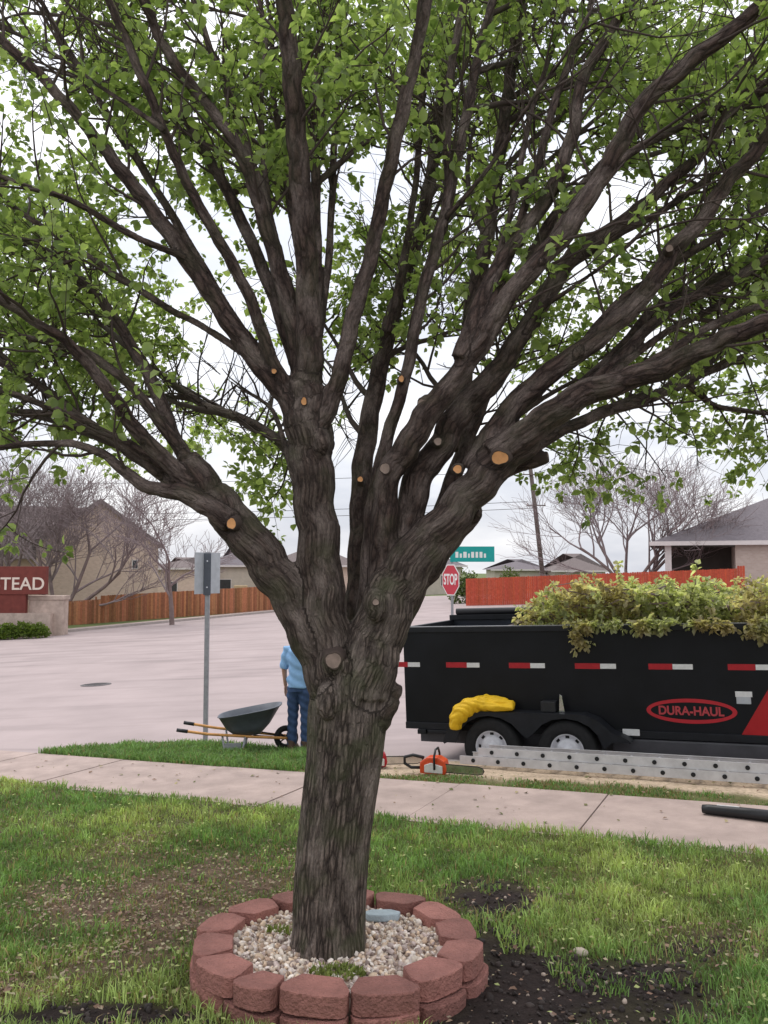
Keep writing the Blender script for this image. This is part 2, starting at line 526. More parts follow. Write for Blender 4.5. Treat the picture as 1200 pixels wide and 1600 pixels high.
def np_mesh(name, verts, faces, matname, parent=None, col=None, smooth=True, attrs=None):
    """one mesh from arrays; faces is an (n,3) or (n,4) array"""
    me = bpy.data.meshes.new(name)
    nv, nf, k = len(verts), len(faces), faces.shape[1]
    me.vertices.add(nv); me.vertices.foreach_set('co', np.asarray(verts, np.float32).ravel())
    me.loops.add(nf * k); me.loops.foreach_set('vertex_index', np.asarray(faces, np.int32).ravel())
    me.polygons.add(nf)
    me.polygons.foreach_set('loop_start', np.arange(0, nf * k, k, dtype=np.int32))
    me.polygons.foreach_set('loop_total', np.full(nf, k, np.int32))
    if smooth: me.polygons.foreach_set('use_smooth', np.ones(nf, bool))
    me.update(calc_edges=True)
    me.validate()
    if col is not None:
        a = me.attributes.new('col', 'FLOAT_COLOR', 'POINT')
        c = np.ones((nv, 4), np.float32); c[:, :3] = col
        a.data.foreach_set('color', c.ravel())
    me.materials.append(MATS[matname])
    return link(bpy.data.objects.new(name, me), parent)

def grid_sheet(name, s0, s1, ds, t0, t1, dt, fn, matname, lift=0.0, kind='structure', col=None):
    S = np.arange(s0, s1 + ds * .5, ds); T = np.arange(t0, t1 + dt * .5, dt)
    gs, gt = np.meshgrid(S, T, indexing='ij')
    x, y = xy(gs, gt)
    z = fn(x, y) + lift
    v = np.stack([x, y, z], -1).reshape(-1, 3)
    n, m = len(S), len(T)
    i, j = np.meshgrid(np.arange(n - 1), np.arange(m - 1), indexing='ij')
    a = (i * m + j).ravel()
    f = np.stack([a, a + m, a + m + 1, a + 1], -1)
    c = col(v[:, 0], v[:, 1]) if col else None
    o = np_mesh(name, v, f, matname, col=c)
    if kind: o['kind'] = kind
    return o

def remesh(mb, voxel, smooth=3, factor=.5):
    me = mb.mesh('tmp', 'cedar')
    o = bpy.data.objects.new('tmp', me); COL.objects.link(o)
    r = o.modifiers.new('r', 'REMESH'); r.mode = 'VOXEL'; r.voxel_size = voxel
    if smooth:
        sm = o.modifiers.new('s', 'SMOOTH'); sm.factor = factor; sm.iterations = smooth
    dg = bpy.context.evaluated_depsgraph_get()
    dg.update()
    out = bpy.data.meshes.new_from_object(o.evaluated_get(dg))
    bpy.data.objects.remove(o); bpy.data.meshes.remove(me)
    return out
def mesh_obj(name, me, matname, parent=None):
    me.materials.clear(); me.materials.append(MATS[matname])
    me.polygons.foreach_set('use_smooth', [True] * len(me.polygons))
    me.name = name
    return link(bpy.data.objects.new(name, me), parent)
def text_mesh(name, body, size, matname, parent, M, depth=.002, width=None, bold=0.0):
    cu = bpy.data.curves.new(name, 'FONT')
    cu.body = body; cu.size = size; cu.align_x = 'CENTER'; cu.align_y = 'CENTER'; cu.extrude = depth; cu.offset = bold
    o = bpy.data.objects.new(name, cu); COL.objects.link(o)
    dg = bpy.context.evaluated_depsgraph_get(); dg.update()
    me = bpy.data.meshes.new_from_object(o.evaluated_get(dg))
    bpy.data.objects.remove(o)
    if width:
        xs = [v.co.x for v in me.vertices]
        k = width / (max(xs) - min(xs)); c = .5 * (max(xs) + min(xs))
        for v in me.vertices: v.co.x = (v.co.x - c) * k
    me.transform(M)
    me.materials.clear(); me.materials.append(MATS[matname])
    return link(bpy.data.objects.new(name, me), parent)

# ------------------------------------------------------------------ the ground
RING = on_ground(527, 1515, yard_z)
RING_TOP = .17
SOIL = []                                      # bare dark soil: x, y, radius x, radius y, strength
for px, py, rx, ry, k in ((905, 1535, .50, .36, 1.25), (800, 1570, .42, .42, 1.1), (770, 1400, .30, .30, .95), (1010, 1590, .42, .22, .8),
                          (1090, 1480, .30, .18, .62), (150, 1598, .42, .14, 1.0), (760, 1480, .2, .5, .85)):
    p = on_ground(px, py, yard_z); SOIL.append((p.x, p.y, rx, ry, k))
THATCH = []                                    # thin turf with dead leaves
for px, py, rx, ry, k in ((250, 1400, .9, .75, 1.0), (380, 1360, .7, .7, .9), (120, 1480, .5, .35, .75), (270, 1345, .8, .6, .7), (40, 1545, .35, .2, .6), (1120, 1470, .5, .3, .5)):
    p = on_ground(px, py, yard_z); THATCH.append((p.x, p.y, rx, ry, k))
def blobs(lst, x, y, o):
    x = np.asarray(x, float); y = np.asarray(y, float)
    w = (fbm(x, y, 2.4, o, 4) - .5)
    w2 = (fbm(x, y, 2.4, o + 9, 4) - .5)
    r = np.zeros_like(x)
    for bx, by, rx, ry, k in lst:
        d = np.sqrt(((x - bx + w * .5) / rx) ** 2 + ((y - by + w2 * .5) / ry) ** 2)
        r = np.maximum(r, k * np.clip(1.55 - d, 0, 1))
    return np.clip(r, 0, 1)
def soil_at(x, y):
    return np.clip(blobs(SOIL, x, y, 3) * 1.25 - .1 + (fbm(x, y, 5, 21, 3) - .5) * .5 * (blobs(SOIL, x, y, 3) > .05), 0, 1)
def thatch_at(x, y):
    return np.clip(blobs(THATCH, x, y, 6) + (fbm(x, y, 1.3, 31, 4) - .62) * 1.4, 0, 1)
def lawn_col(x, y):
    so = soil_at(x, y)[:, None]; th = thatch_at(x, y)[:, None]; n = fbm(x, y, 9, 2, 3)[:, None]
    g = np.array([.075, .075, .028]) * (.7 + .6 * n)
    t = np.array([.13, .088, .060]) * (.35 + 1.3 * n)
    d = np.array([.026, .018, .016]) * (.7 + .6 * n)
    c = g * (1 - th) + t * th
    return c * (1 - so) + d * so
def lawn_h(x, y):
    return yard_z(x, y) + (fbm(x, y, 1.6, 4, 3) - .5) * .05 * (np.hypot(x - RING.x, y - RING.y) > .9) + (fbm(x, y, 14, 8, 2) - .5) * .03 * soil_at(x, y)
grid_sheet('lawn', -16, 14, .07, -3, 6.77, .07, lawn_h, 'earth', col=lawn_col)

def tc_of(s):                                   # kerb line of the parkway
    return np.interp(s, [-8.98, -8.9, -8.6, -8.05, -7.3, -6.0, -4.5, 40], [8.4, 8.9, 9.55, 10.05, 10.25, 10.2, 10.02, 10.0])
DIRT_S = -5.0
def verge_dirt(x, y):
    s, t = st(x, y)
    k = np.clip((s - DIRT_S) / .7, 0, 1)
    e = 8.52 + (fbm(s, t, 1.1, 12, 3) - .5) * .9 + .0 * s
    return np.clip(k * np.clip((t - e) / .25, 0, 1), 0, 1)
def verge_col(x, y):
    d = verge_dirt(x, y)[:, None]; n = fbm(x, y, 7, 14, 4)[:, None]
    g = np.array([.10, .10, .04]) * (.7 + .6 * n)
    t = np.array([.40, .31, .225]) * (.65 + .7 * n)
    return g * (1 - d) + t * d
S = np.concatenate([np.arange(-8.98, -7.5, .04), np.arange(-7.5, 14, .1)])
v, K = [], 20
for s in S:
    tt = np.linspace(8.32, tc_of(s) - .12, K)
    x, y = xy(s, tt)
    v += list(np.stack([x, y, yard_z(x, y) + (fbm(x, y, 2.2, 6, 3) - .5) * .03], -1))
i, j = np.meshgrid(np.arange(len(S) - 1), np.arange(K - 1), indexing='ij'); a = (i * K + j).ravel()
v = np.array(v)
o = np_mesh('verge', v, np.stack([a, a + K, a + K + 1, a + 1], -1), 'earth', col=verge_col(v[:, 0], v[:, 1])); o['kind'] = 'structure'

# kerb stones with a 0.14 m face, one length after another
kerb = empty('kerb', kind='structure')
pts = [Vector((*xy(s, float(tc_of(s))), 0)) for s in np.concatenate([np.arange(-8.98, -8.5, .06), np.arange(-8.5, -7, .12), np.arange(-7, 13.1, .5)])]
run, k0 = 0.0, 0
def kerb_piece(seg):
    mb = MB(); rows = []
    for q, p in enumerate(seg):
        d = (seg[min(q + 1, len(seg) - 1)] - seg[max(q - 1, 0)]).normalized()
        nrm = Vector((-d.y, d.x, 0))
        if nrm.dot(Vector((NX, NY, 0))) < 0 and False: nrm = -nrm
        inner, outer = p - nrm * .13, p
        zt = float(yard_z(p.x, p.y)) + .012
        rows.append([(inner.x, inner.y, zt - .2), (inner.x, inner.y, zt), (outer.x - nrm.x * .02, outer.y - nrm.y * .02, zt), (outer.x, outer.y, zt - .025), (outer.x + nrm.x * .015, outer.y + nrm.y * .015, zt - .3)])
    vs = [q for r in rows for q in r]; n = 5
    fs = [(i * n + k, (i + 1) * n + k, (i + 1) * n + k + 1, i * n + k + 1) for i in range(len(rows) - 1) for k in range(n - 1)]
    fs += [tuple(range(n)), tuple(reversed(range((len(rows) - 1) * n, len(rows) * n)))]
    mb.add(vs, fs); mb.build('kerb_stone', 'concrete_kerb', kerb)
for q in range(1, len(pts)):
    run += (pts[q] - pts[q - 1]).length
    if run > 2.4 or q == len(pts) - 1:
        kerb_piece(pts[k0:q + 1]); k0, run = q, 0.0

walk = empty('sidewalk', kind='structure')
for k in range(-11, 9):
    s0, s1 = k * 1.5 + .006, (k + 1) * 1.5 - .006
    mb = MB(); n = 4
    top = []
    ss = np.linspace(s0, s1, n); tt = np.linspace(6.79, 8.30, n)
    jz = random.uniform(-.006, .006)
    for s in ss:
        for t in tt:
            x, y = xy(s, t); top.append((x, y, float(yard_z(x, y)) + .012 + jz))
    bot = [(p[0], p[1], p[2] - .1) for p in top]
    fs = [(i * n + j, (i + 1) * n + j, (i + 1) * n + j + 1, i * n + j + 1) for i in range(n - 1) for j in range(n - 1)]
    N = n * n
    for i in range(n - 1):
        fs += [(i * n, N + i * n, N + (i + 1) * n, (i + 1) * n), (i * n + n - 1, (i + 1) * n + n - 1, N + (i + 1) * n + n - 1, N + i * n + n - 1),
               (i, i + 1, N + i + 1, N + i), (N - n + i, 2 * N - n + i, 2 * N - n + i + 1, N - n + i + 1)]
    mb.add(top + bot, fs).build('slab', 'concrete_walk', walk)

grid_sheet('road', -70, 60, 1.0, 8.35, 75, .85, road_z, 'concrete_road')
grid_sheet('far_ground', -420, 420, 12, 74, 620, 12, road_z, 'far_grass', lift=-.02)
# opposite verge with the stop sign
grid_sheet('opposite_verge', -7.5, 40, .6, 18.3, 20.4, .35, lambda x, y: road_z(x, y) + .12, 'far_grass')

# far side of the side street: kerb and ground behind it, in front of the wooden fence
A, B = on_ground(-60, 1004, road_z), on_ground(500, 950, road_z)
dAB = (B - A).normalized(); nAB = Vector((-dAB.y, dAB.x, 0)).normalized()
if nAB.x > 0: nAB = -nAB
def strip(name, off0, off1, lift, matname, u0=-25.0, u1=1.0, step=2.0):
    L = (B - A).length; n = int((L * u1 - u0) / step) + 1
    vs, fs = [], []
    for i in range(n + 1):
        p = A + dAB * (u0 + (L * u1 - u0) * i / n)
        for k, of in enumerate((off0, off0, off1, off1)):
            q = p + nAB * of
            z = float(road_z(q.x, q.y))
            vs.append((q.x, q.y, z + (lift if k in (1, 2) else -.25)))
    for i in range(n):
        for k in range(3):
            fs.append((i * 4 + k, i * 4 + k + 1, (i + 1) * 4 + k + 1, (i + 1) * 4 + k))
    fs += [(0, 1, 2, 3), (n * 4 + 3, n * 4 + 2, n * 4 + 1, n * 4)]
    o = MB().add(vs, fs).build(name, matname); o['kind'] = 'structure'; return o
strip('far_kerb', 0, .35, .14, 'concrete_kerb')
strip('far_sidewalk', .36, 1.6, .12, 'concrete_walk')
strip('far_yard', 1.62, 34, .10, 'far_grass', u1=1.25)

# manhole
p = on_ground(150, 1070, road_z)
mh = empty('manhole_cover', p, label='round iron manhole cover set in the pale road', cat='manhole')
nrm = Vector((-.036, .017, 1)).normalized()
mh.rotation_euler = nrm.to_track_quat('Z', 'Y').to_euler()
mb = MB(); mb.lathe([(.40, -.02), (.40, .012), (.335, .014), (.335, -.02)], 32); mb.build('frame', 'manhole_iron', mh)
mb = MB(); mb.lathe([(.325, -.02), (.325, .010), (.30, .015)], 32)
for k in range(-3, 4):
    w = math.sqrt(.28 ** 2 - (k * .075) ** 2); mb.box(-w, w, k * .075 - .012, k * .075 + .012, .014, .021)
mb.build('cover', 'manhole_iron', mh)

# ------------------------------------------------------------------ grass, litter
def blades(n, xs, ys, zs, hgt, wid, col, name, extra=None):
    n = len(xs)
    ang = RNG.rand(n) * 2 * math.pi
    lean = .15 + .75 * RNG.rand(n) ** 1.3
    la = RNG.rand(n) * 2 * math.pi
    dx, dy = np.cos(ang) * wid * .5, np.sin(ang) * wid * .5
    lx, ly = np.cos(la) * lean * hgt, np.sin(la) * lean * hgt
    b = np.stack([xs, ys, zs - .004], -1)
    w = np.stack([dx, dy, np.zeros(n)], -1)
    mid = b + np.stack([lx * .32, ly * .32, hgt * .58], -1)
    tip = b + np.stack([lx, ly, hgt * (1 - .35 * lean)], -1)
    V = np.stack([b - w, b + w, mid + w * .75, mid - w * .75, tip], 1).reshape(-1, 3)
    i = np.arange(n) * 5
    Fc = np.concatenate([np.stack([i, i + 1, i + 2], -1), np.stack([i, i + 2, i + 3], -1), np.stack([i + 3, i + 2, i + 4], -1)])
    C = np.repeat(col, 5, axis=0)
    o = np_mesh(name, V, Fc, 'grass', col=C, smooth=False)
    return o
def lawn_blades():
    n = 520000
    d = 2.5 * (13.0 / 2.5) ** RNG.rand(n)
    x = (RNG.rand(n) * 2 - 1) * (d * .48 + .9); y = d
    s, t = st(x, y)
    r = np.hypot(x - RING.x, y - RING.y)
    keep = (t < 6.86 + .05 * fbm(x, y, 3, 40, 2)) & (r > .70)
    so, th = soil_at(x, y), thatch_at(x, y)
    dens = fbm(x, y, 3.2, 55, 4)
    prob = np.clip((1 - 1.25 * so) * (1 - .72 * th) * np.clip(.3 + 1.5 * (dens - .25), .12, 1), 0, 1)
    prob = np.where((so > .5) & (fbm(x, y, 4.5, 77, 2) > .66), np.maximum(prob, .25), prob)
    keep &= RNG.rand(n) < prob
    x, y = x[keep], y[keep]
    so, th = so[keep], th[keep]
    n = len(x)
    z = lawn_h(x, y)
    c1 = fbm(x, y, 1.1, 60, 4); c2 = fbm(x, y, 6, 61, 3)
    h = (.022 + .055 * RNG.rand(n) ** 1.5) * (.25 + 1.6 * c2) * (1 - .35 * th)
    w = .0032 + .0008 * y
    bright = (.6 + .8 * RNG.rand(n)) * (.35 + 1.4 * c2)
    yel = np.clip((c1 - .35) * 2.2, 0, 1)[:, None]
    g1 = np.array([.155, .255, .075]); g2 = np.array([.36, .42, .14])
    col = (g1 * (1 - yel) + g2 * yel) * bright[:, None]
    dead = (RNG.rand(n) < .10 + .30 * th)[:, None]
    col = np.where(dead, np.array([.26, .20, .10]) * bright[:, None], col)
    o = blades(n, x, y, z, h, w, col, 'grass')
    tag(o, 'short patchy green lawn grass around the planted tree', 'grass', kind='stuff')
lawn_blades()
def verge_blades():
    n = 120000
    s = -9.0 + RNG.rand(n) * 16; t = 8.3 + RNG.rand(n) * 2.0
    x, y = xy(s, t)
    keep = (t < tc_of(s) - .12) & (s > -8.98)
    d = verge_dirt(x, y)
    pr = np.clip(1 - 1.02 * d, 0, 1) * np.where(s > DIRT_S, np.clip((fbm(x, y, 2.2, 80, 3) - .30) * 3.0, .0, .85), 1.0)
    keep &= RNG.rand(n) < pr
    x, y, s = x[keep], y[keep], s[keep]; n = len(x)
    z = yard_z(x, y)
    c2 = fbm(x, y, 4, 81, 3)
    h = (.04 + .07 * RNG.rand(n)) * (.5 + 1.1 * c2) * np.where(s > DIRT_S, .45, 1.0)
    col = np.array([.15, .25, .075]) * ((.6 + .8 * RNG.rand(n)) * (.6 + .8 * c2))[:, None]
    dead = ((RNG.rand(n) < np.where(s > DIRT_S, .35, .06)))[:, None]
    col = np.where(dead, np.array([.28, .21, .11]), col)
    o = blades(n, x, y, z, h, .0032 + .0009 * y, col, 'verge_grass')
    tag(o, 'green grass on the kerbside strip under the wheelbarrow', 'grass', kind='stuff')
verge_blades()

def flakes(name, x, y, z, size, col, label, cat, curl=.35):
    n = len(x)
    a = RNG.rand(n) * 2 * math.pi
    ux = np.stack([np.cos(a), np.sin(a), (RNG.rand(n) - .5) * curl * 2], -1); uy = np.stack([-np.sin(a), np.cos(a), (RNG.rand(n) - .5) * curl * 2], -1)
    c = np.stack([x, y, z], -1); sz = size[:, None]
    asp = (.45 + .4 * RNG.rand(n))[:, None]
    lift = np.zeros((n, 3)); lift[:, 2] = size * (.1 + .3 * RNG.rand(n))
    V = np.stack([c - ux * sz, c - uy * sz * asp + lift, c + ux * sz, c + uy * sz * asp + lift * .6], 1).reshape(-1, 3)
    i = np.arange(n) * 4
    Fc = np.concatenate([np.stack([i, i + 1, i + 2], -1), np.stack([i, i + 2, i + 3], -1)])
    o = np_mesh(name, V, Fc, 'litter', col=np.repeat(col, 4, axis=0), smooth=False)
    return tag(o, label, cat, kind='stuff')
def lawn_litter():
    n = 70000
    d = 2.5 * (10.5 / 2.5) ** RNG.rand(n)
    x = (RNG.rand(n) * 2 - 1) * (d * .48 + .6); y = d
    s, t = st(x, y); r = np.hypot(x - RING.x, y - RING.y)
    th, so = thatch_at(x, y), soil_at(x, y)
    keep = (t < 6.76) & (r > .72) & (RNG.rand(n) < .03 + .75 * th ** 1.3 * (1 - so) + .05 * so)
    x, y = x[keep], y[keep]; n = len(x)
    pal = np.array([[.28, .19, .13], [.22, .135, .095], [.34, .27, .19], [.14, .085, .06], [.40, .35, .22], [.26, .165, .125]])
    col = pal[RNG.randint(0, 6, n)] * (.6 + .6 * RNG.rand(n))[:, None]
    flakes('leaf_litter', x, y, lawn_h(x, y) + .012 + .022 * RNG.rand(n), (.006 + .013 * RNG.rand(n) ** 1.5), col, 'dead brown leaves and chips scattered in the thin lawn', 'leaf litter')
    n = 1900                                     # fresh yellow-green leaves dropped by the pruning
    d = 3 * (9.5 / 3) ** RNG.rand(n)
    x = (RNG.rand(n) * 2 - 1) * (d * .48 + .4); y = d
    s, t = st(x, y); r = np.hypot(x - RING.x, y - RING.y)
    keep = (t < 6.76) & (r > .72) & (RNG.rand(n) > .85 * soil_at(x, y)); x, y = x[keep], y[keep]; n = len(x)
    col = np.array([.40, .44, .17]) * (.6 + .6 * RNG.rand(n))[:, None]
    flakes('fallen_leaves', x, y, lawn_h(x, y) + .03 + .02 * RNG.rand(n), .007 + .010 * RNG.rand(n), col, 'fresh pale green leaves dropped on the lawn', 'leaves')
    n = 1500                                     # bits on the sidewalk and the dirt strip
    s = -9 + RNG.rand(n) * 12; t = 6.8 + RNG.rand(n) ** .8 * 3.1; x, y = xy(s, t)
    keep = (t < tc_of(s) - .1) & ((t > 8.3) | (RNG.rand(n) < .30)); x, y = x[keep], y[keep]; n = len(x)
    pal = np.array([[.16, .15, .07], [.20, .13, .09], [.12, .13, .05], [.36, .30, .17]])
    col = pal[RNG.randint(0, 4, n)]
    flakes('pavement_litter', x, y, yard_z(x, y) + .018, .010 + .022 * RNG.rand(n) ** 2, col, 'scattered leaf scraps on the sidewalk and dirt strip', 'leaf litter')
lawn_litter()

# stones: noisy little polyhedra
_oct = np.array([[1, 0, 0], [0, 1, 0], [-1, 0, 0], [0, -1, 0], [0, 0, 1], [0, 0, -1]], float)
_octf = [(0, 1, 4), (1, 2, 4), (2, 3, 4), (3, 0, 4), (1, 0, 5), (2, 1, 5), (3, 2, 5), (0, 3, 5)]
def _sub(v, f):
    v = [tuple(p) for p in v]; cache = {}; nf = []
    def mid(a, b):
        k = (min(a, b), max(a, b))
        if k not in cache:
            m = np.array(v[a]) + np.array(v[b]); m = m / np.linalg.norm(m); v.append(tuple(m)); cache[k] = len(v) - 1
        return cache[k]
    for a, b, c in f:
        x, y, z = mid(a, b), mid(b, c), mid(c, a)
        nf += [(a, x, z), (x, b, y), (z, y, c), (x, y, z)]
    return np.array(v), nf
PEB_V, PEB_F = _sub(_oct, _octf)
def pebbles(name, pos, size, col, parent=None, flat=.62, smooth=True):
    n, k = len(pos), len(PEB_V)
    sc = size[:, None] * (np.array([1, 1, flat]) * (.62 + .7 * RNG.rand(n, 3)))
    q = RNG.randn(n, 4); q[:, 1:3] *= .4; q /= np.linalg.norm(q, axis=1)[:, None]
    w, x, y, z = q.T
    R = np.stack([np.stack([1 - 2 * (y * y + z * z), 2 * (x * y - w * z), 2 * (x * z + w * y)], -1),
                  np.stack([2 * (x * y + w * z), 1 - 2 * (x * x + z * z), 2 * (y * z - w * x)], -1),
                  np.stack([2 * (x * z - w * y), 2 * (y * z + w * x), 1 - 2 * (x * x + y * y)], -1)], 1)
    jit = 1 + .22 * (RNG.rand(n, k, 1) - .5) * 2
    V = (PEB_V[None] * jit) * sc[:, None, :]
    V = np.einsum('nij,nkj->nki', R, V) + pos[:, None, :]
    Fc = (np.array(PEB_F)[None] + (np.arange(n) * k)[:, None, None]).reshape(-1, 3)
    return np_mesh(name, V.reshape(-1, 3), Fc, 'pebble', parent, col=np.repeat(col, k, axis=0), smooth=smooth)
# clods and chips in the bare soil
n = 16000
d = 2.6 * (6 / 2.6) ** RNG.rand(n); x = (RNG.rand(n) * 2 - 1) * (d * .48 + .5); y = d
keep = (RNG.rand(n) < soil_at(x, y) * .6) & (np.hypot(x - RING.x, y - RING.y) > .72); x, y = x[keep], y[keep]; n = len(x)
col = np.where((RNG.rand(n) < .10)[:, None], np.array([.34, .27, .22]), np.array([.030, .021, .018])) * (.6 + .8 * RNG.rand(n))[:, None]
o = pebbles('soil_clods', np.stack([x, y, lawn_h(x, y) + .003], -1), .005 + .016 * RNG.rand(n) ** 2.5, col)
tag(o, 'dark crumbly soil clods in the bare patch beside the ring', 'soil', kind='stuff')
p = on_ground(908, 1492, lawn_h)
o = pebbles('stone', np.array([[p.x, p.y, p.z + .015]]), np.array([.042]), np.array([[.45, .38, .30]]))
tag(o, 'single pale stone lying on the dark bare soil', 'stone')

# ------------------------------------------------------------------ planter ring of concrete blocks
TILT = Matrix.Rotation(-.072, 4, 'X')
ring = empty('planter_ring', (RING.x, RING.y, RING.z), label='round planter edging of two courses of red concrete blocks', cat='planter')
ring.rotation_euler = (-.062, .012, 0)
R_OUT = .70
def block_mesh(w, dep, h):
    a = w * .5
    prof = [(-a * .60, dep), (a * .60, dep), (a, dep * .42), (a * .99, dep * .17), (a * .78, .004), (a * .35, -.008), (-a * .35, -.008), (-a * .78, .004), (-a * .99, dep * .17), (-a, dep * .42)]
    prof = [(x, y) for x, y in reversed(prof)]
    mb = MB(); mb.prism(prof, 2, 0, h)
    me = mb.mesh('block', 'block')
    bm = bmesh.new(); bm.from_mesh(me)
    bmesh.ops.bevel(bm, geom=[e for e in bm.edges], offset=.006, segments=2, affect='EDGES', profile=.6)
    for v_ in bm.verts: v_.co += Vector((random.uniform(-1, 1), random.uniform(-1, 1), random.uniform(-.6, .6))) * .0022
    bm.to_mesh(me); bm.free()
    return me
bmeshes = [block_mesh(w, .178, .088) for w in (.292, .292, .20, .285)]
def course(n, z, off, seq, rad, jit):
    wsum = [.3, .3, .212, .295]
    ang = off
    tot = sum(wsum[seq[i % len(seq)]] for i in range(n))
    for i in range(n):
        k = seq[i % len(seq)]
        da = 2 * math.pi * wsum[k] / tot
        a = ang + da / 2; ang += da
        r = rad + random.uniform(-.012, .012) * jit
        o = link(bpy.data.objects.new('block', bmeshes[k]), ring)
        o.location = (math.cos(a) * r, math.sin(a) * r, z + random.uniform(-.004, .004) * jit)
        o.rotation_euler = (random.uniform(-.02, .02) * jit, random.uniform(-.02, .02) * jit, a + math.pi / 2 + random.uniform(-.05, .05) * jit)
course(14, -.012, 1.70, [0, 1, 3, 0], R_OUT + .01, 1.6)
course(14, .080, 4.05, [2, 0, 1, 0, 3, 0, 0, 1, 0, 3, 0, 1, 0, 0], R_OUT, 1.8)

# gravel inside the ring
M_ring = Matrix.Translation(ring.location) @ ring.rotation_euler.to_matrix().to_4x4()
gr = MB()
prof = []
for r in np.linspace(0.02, .56, 10):
    prof.append((r, .105 - .012 * r))
gr.lathe([(.02, .11)] + prof + [(.57, .0)], 32)
o = gr.build('gravel_bed', 'stone_pier', None, smooth=True)
o.matrix_world = M_ring; o['kind'] = 'structure'
n = 3600
r = .55 * np.sqrt(RNG.rand(n)); a = RNG.rand(n) * 2 * math.pi
layer = RNG.rand(n)
loc = np.stack([r * np.cos(a), r * np.sin(a), .098 + .022 * layer + .012 * (vnoise(r * np.cos(a), r * np.sin(a), 9) - .5)], -1)
W = np.array(M_ring)
pos = loc @ W[:3, :3].T + W[:3, 3]
pal = np.array([[.70, .60, .50], [.60, .48, .38], [.78, .70, .62], [.42, .30, .22], [.66, .50, .36], [.28, .21, .18], [.74, .64, .58], [.50, .40, .36]])
col = pal[RNG.randint(0, 8, n)] * (.75 + .4 * RNG.rand(n))[:, None]
o = pebbles('gravel', pos, .0085 + .0115 * RNG.rand(n) ** 1.4, col)
tag(o, 'pale mixed river gravel filling the block ring', 'gravel', kind='stuff')
# flat bluish stone tucked behind the trunk and some weeds
mb = MB()
out = [(-.09, -.05), (-.02, -.075), (.075, -.055), (.10, .005), (.06, .06), (-.05, .065), (-.10, .02)]
mb.prism(out, 2, 0, .035)
p = M_ring @ Vector((.22, .36, .118))
o = mb.build('flat_stone', 'bluestone', bevel=.008); o.location = p; o.rotation_euler = (-.15, .06, .2)
tag(o, 'flat pale blue-grey stone on the gravel behind the trunk', 'stone')
def weeds(cx, cy, rad, n, name, label):
    rr = rad * np.sqrt(RNG.rand(n)); aa = RNG.rand(n) * 2 * math.pi
    L = np.stack([cx + rr * np.cos(aa), cy + rr * np.sin(aa) * .6, np.full(n, .118)], -1) @ W[:3, :3].T + W[:3, 3]
    col = np.array([.20, .24, .06]) * (.5 + .8 * RNG.rand(n))[:, None]
    o = blades(n, L[:, 0], L[:, 1], L[:, 2], .012 + .03 * RNG.rand(n), np.full(n, .011), col, name)
    tag(o, label, 'weeds', kind='stuff')
weeds(.02, -.33, .13, 330, 'weeds', 'small yellow-green weeds in the gravel behind the front blocks')
weeds(-.28, .17, .10, 120, 'weeds', 'small green weeds in the gravel left of the trunk')

# ------------------------------------------------------------------ the big pear tree
TK = 1.055                                       # the tree stands a little behind the ring's middle
tree = empty('pear_tree', on_ground(516, 1482, lambda x, y: yard_z(x, y) + .10), label='large many-stemmed pruned pear tree growing out of the block ring', cat='tree')
TREE_M = Matrix.Translation(-tree.location)
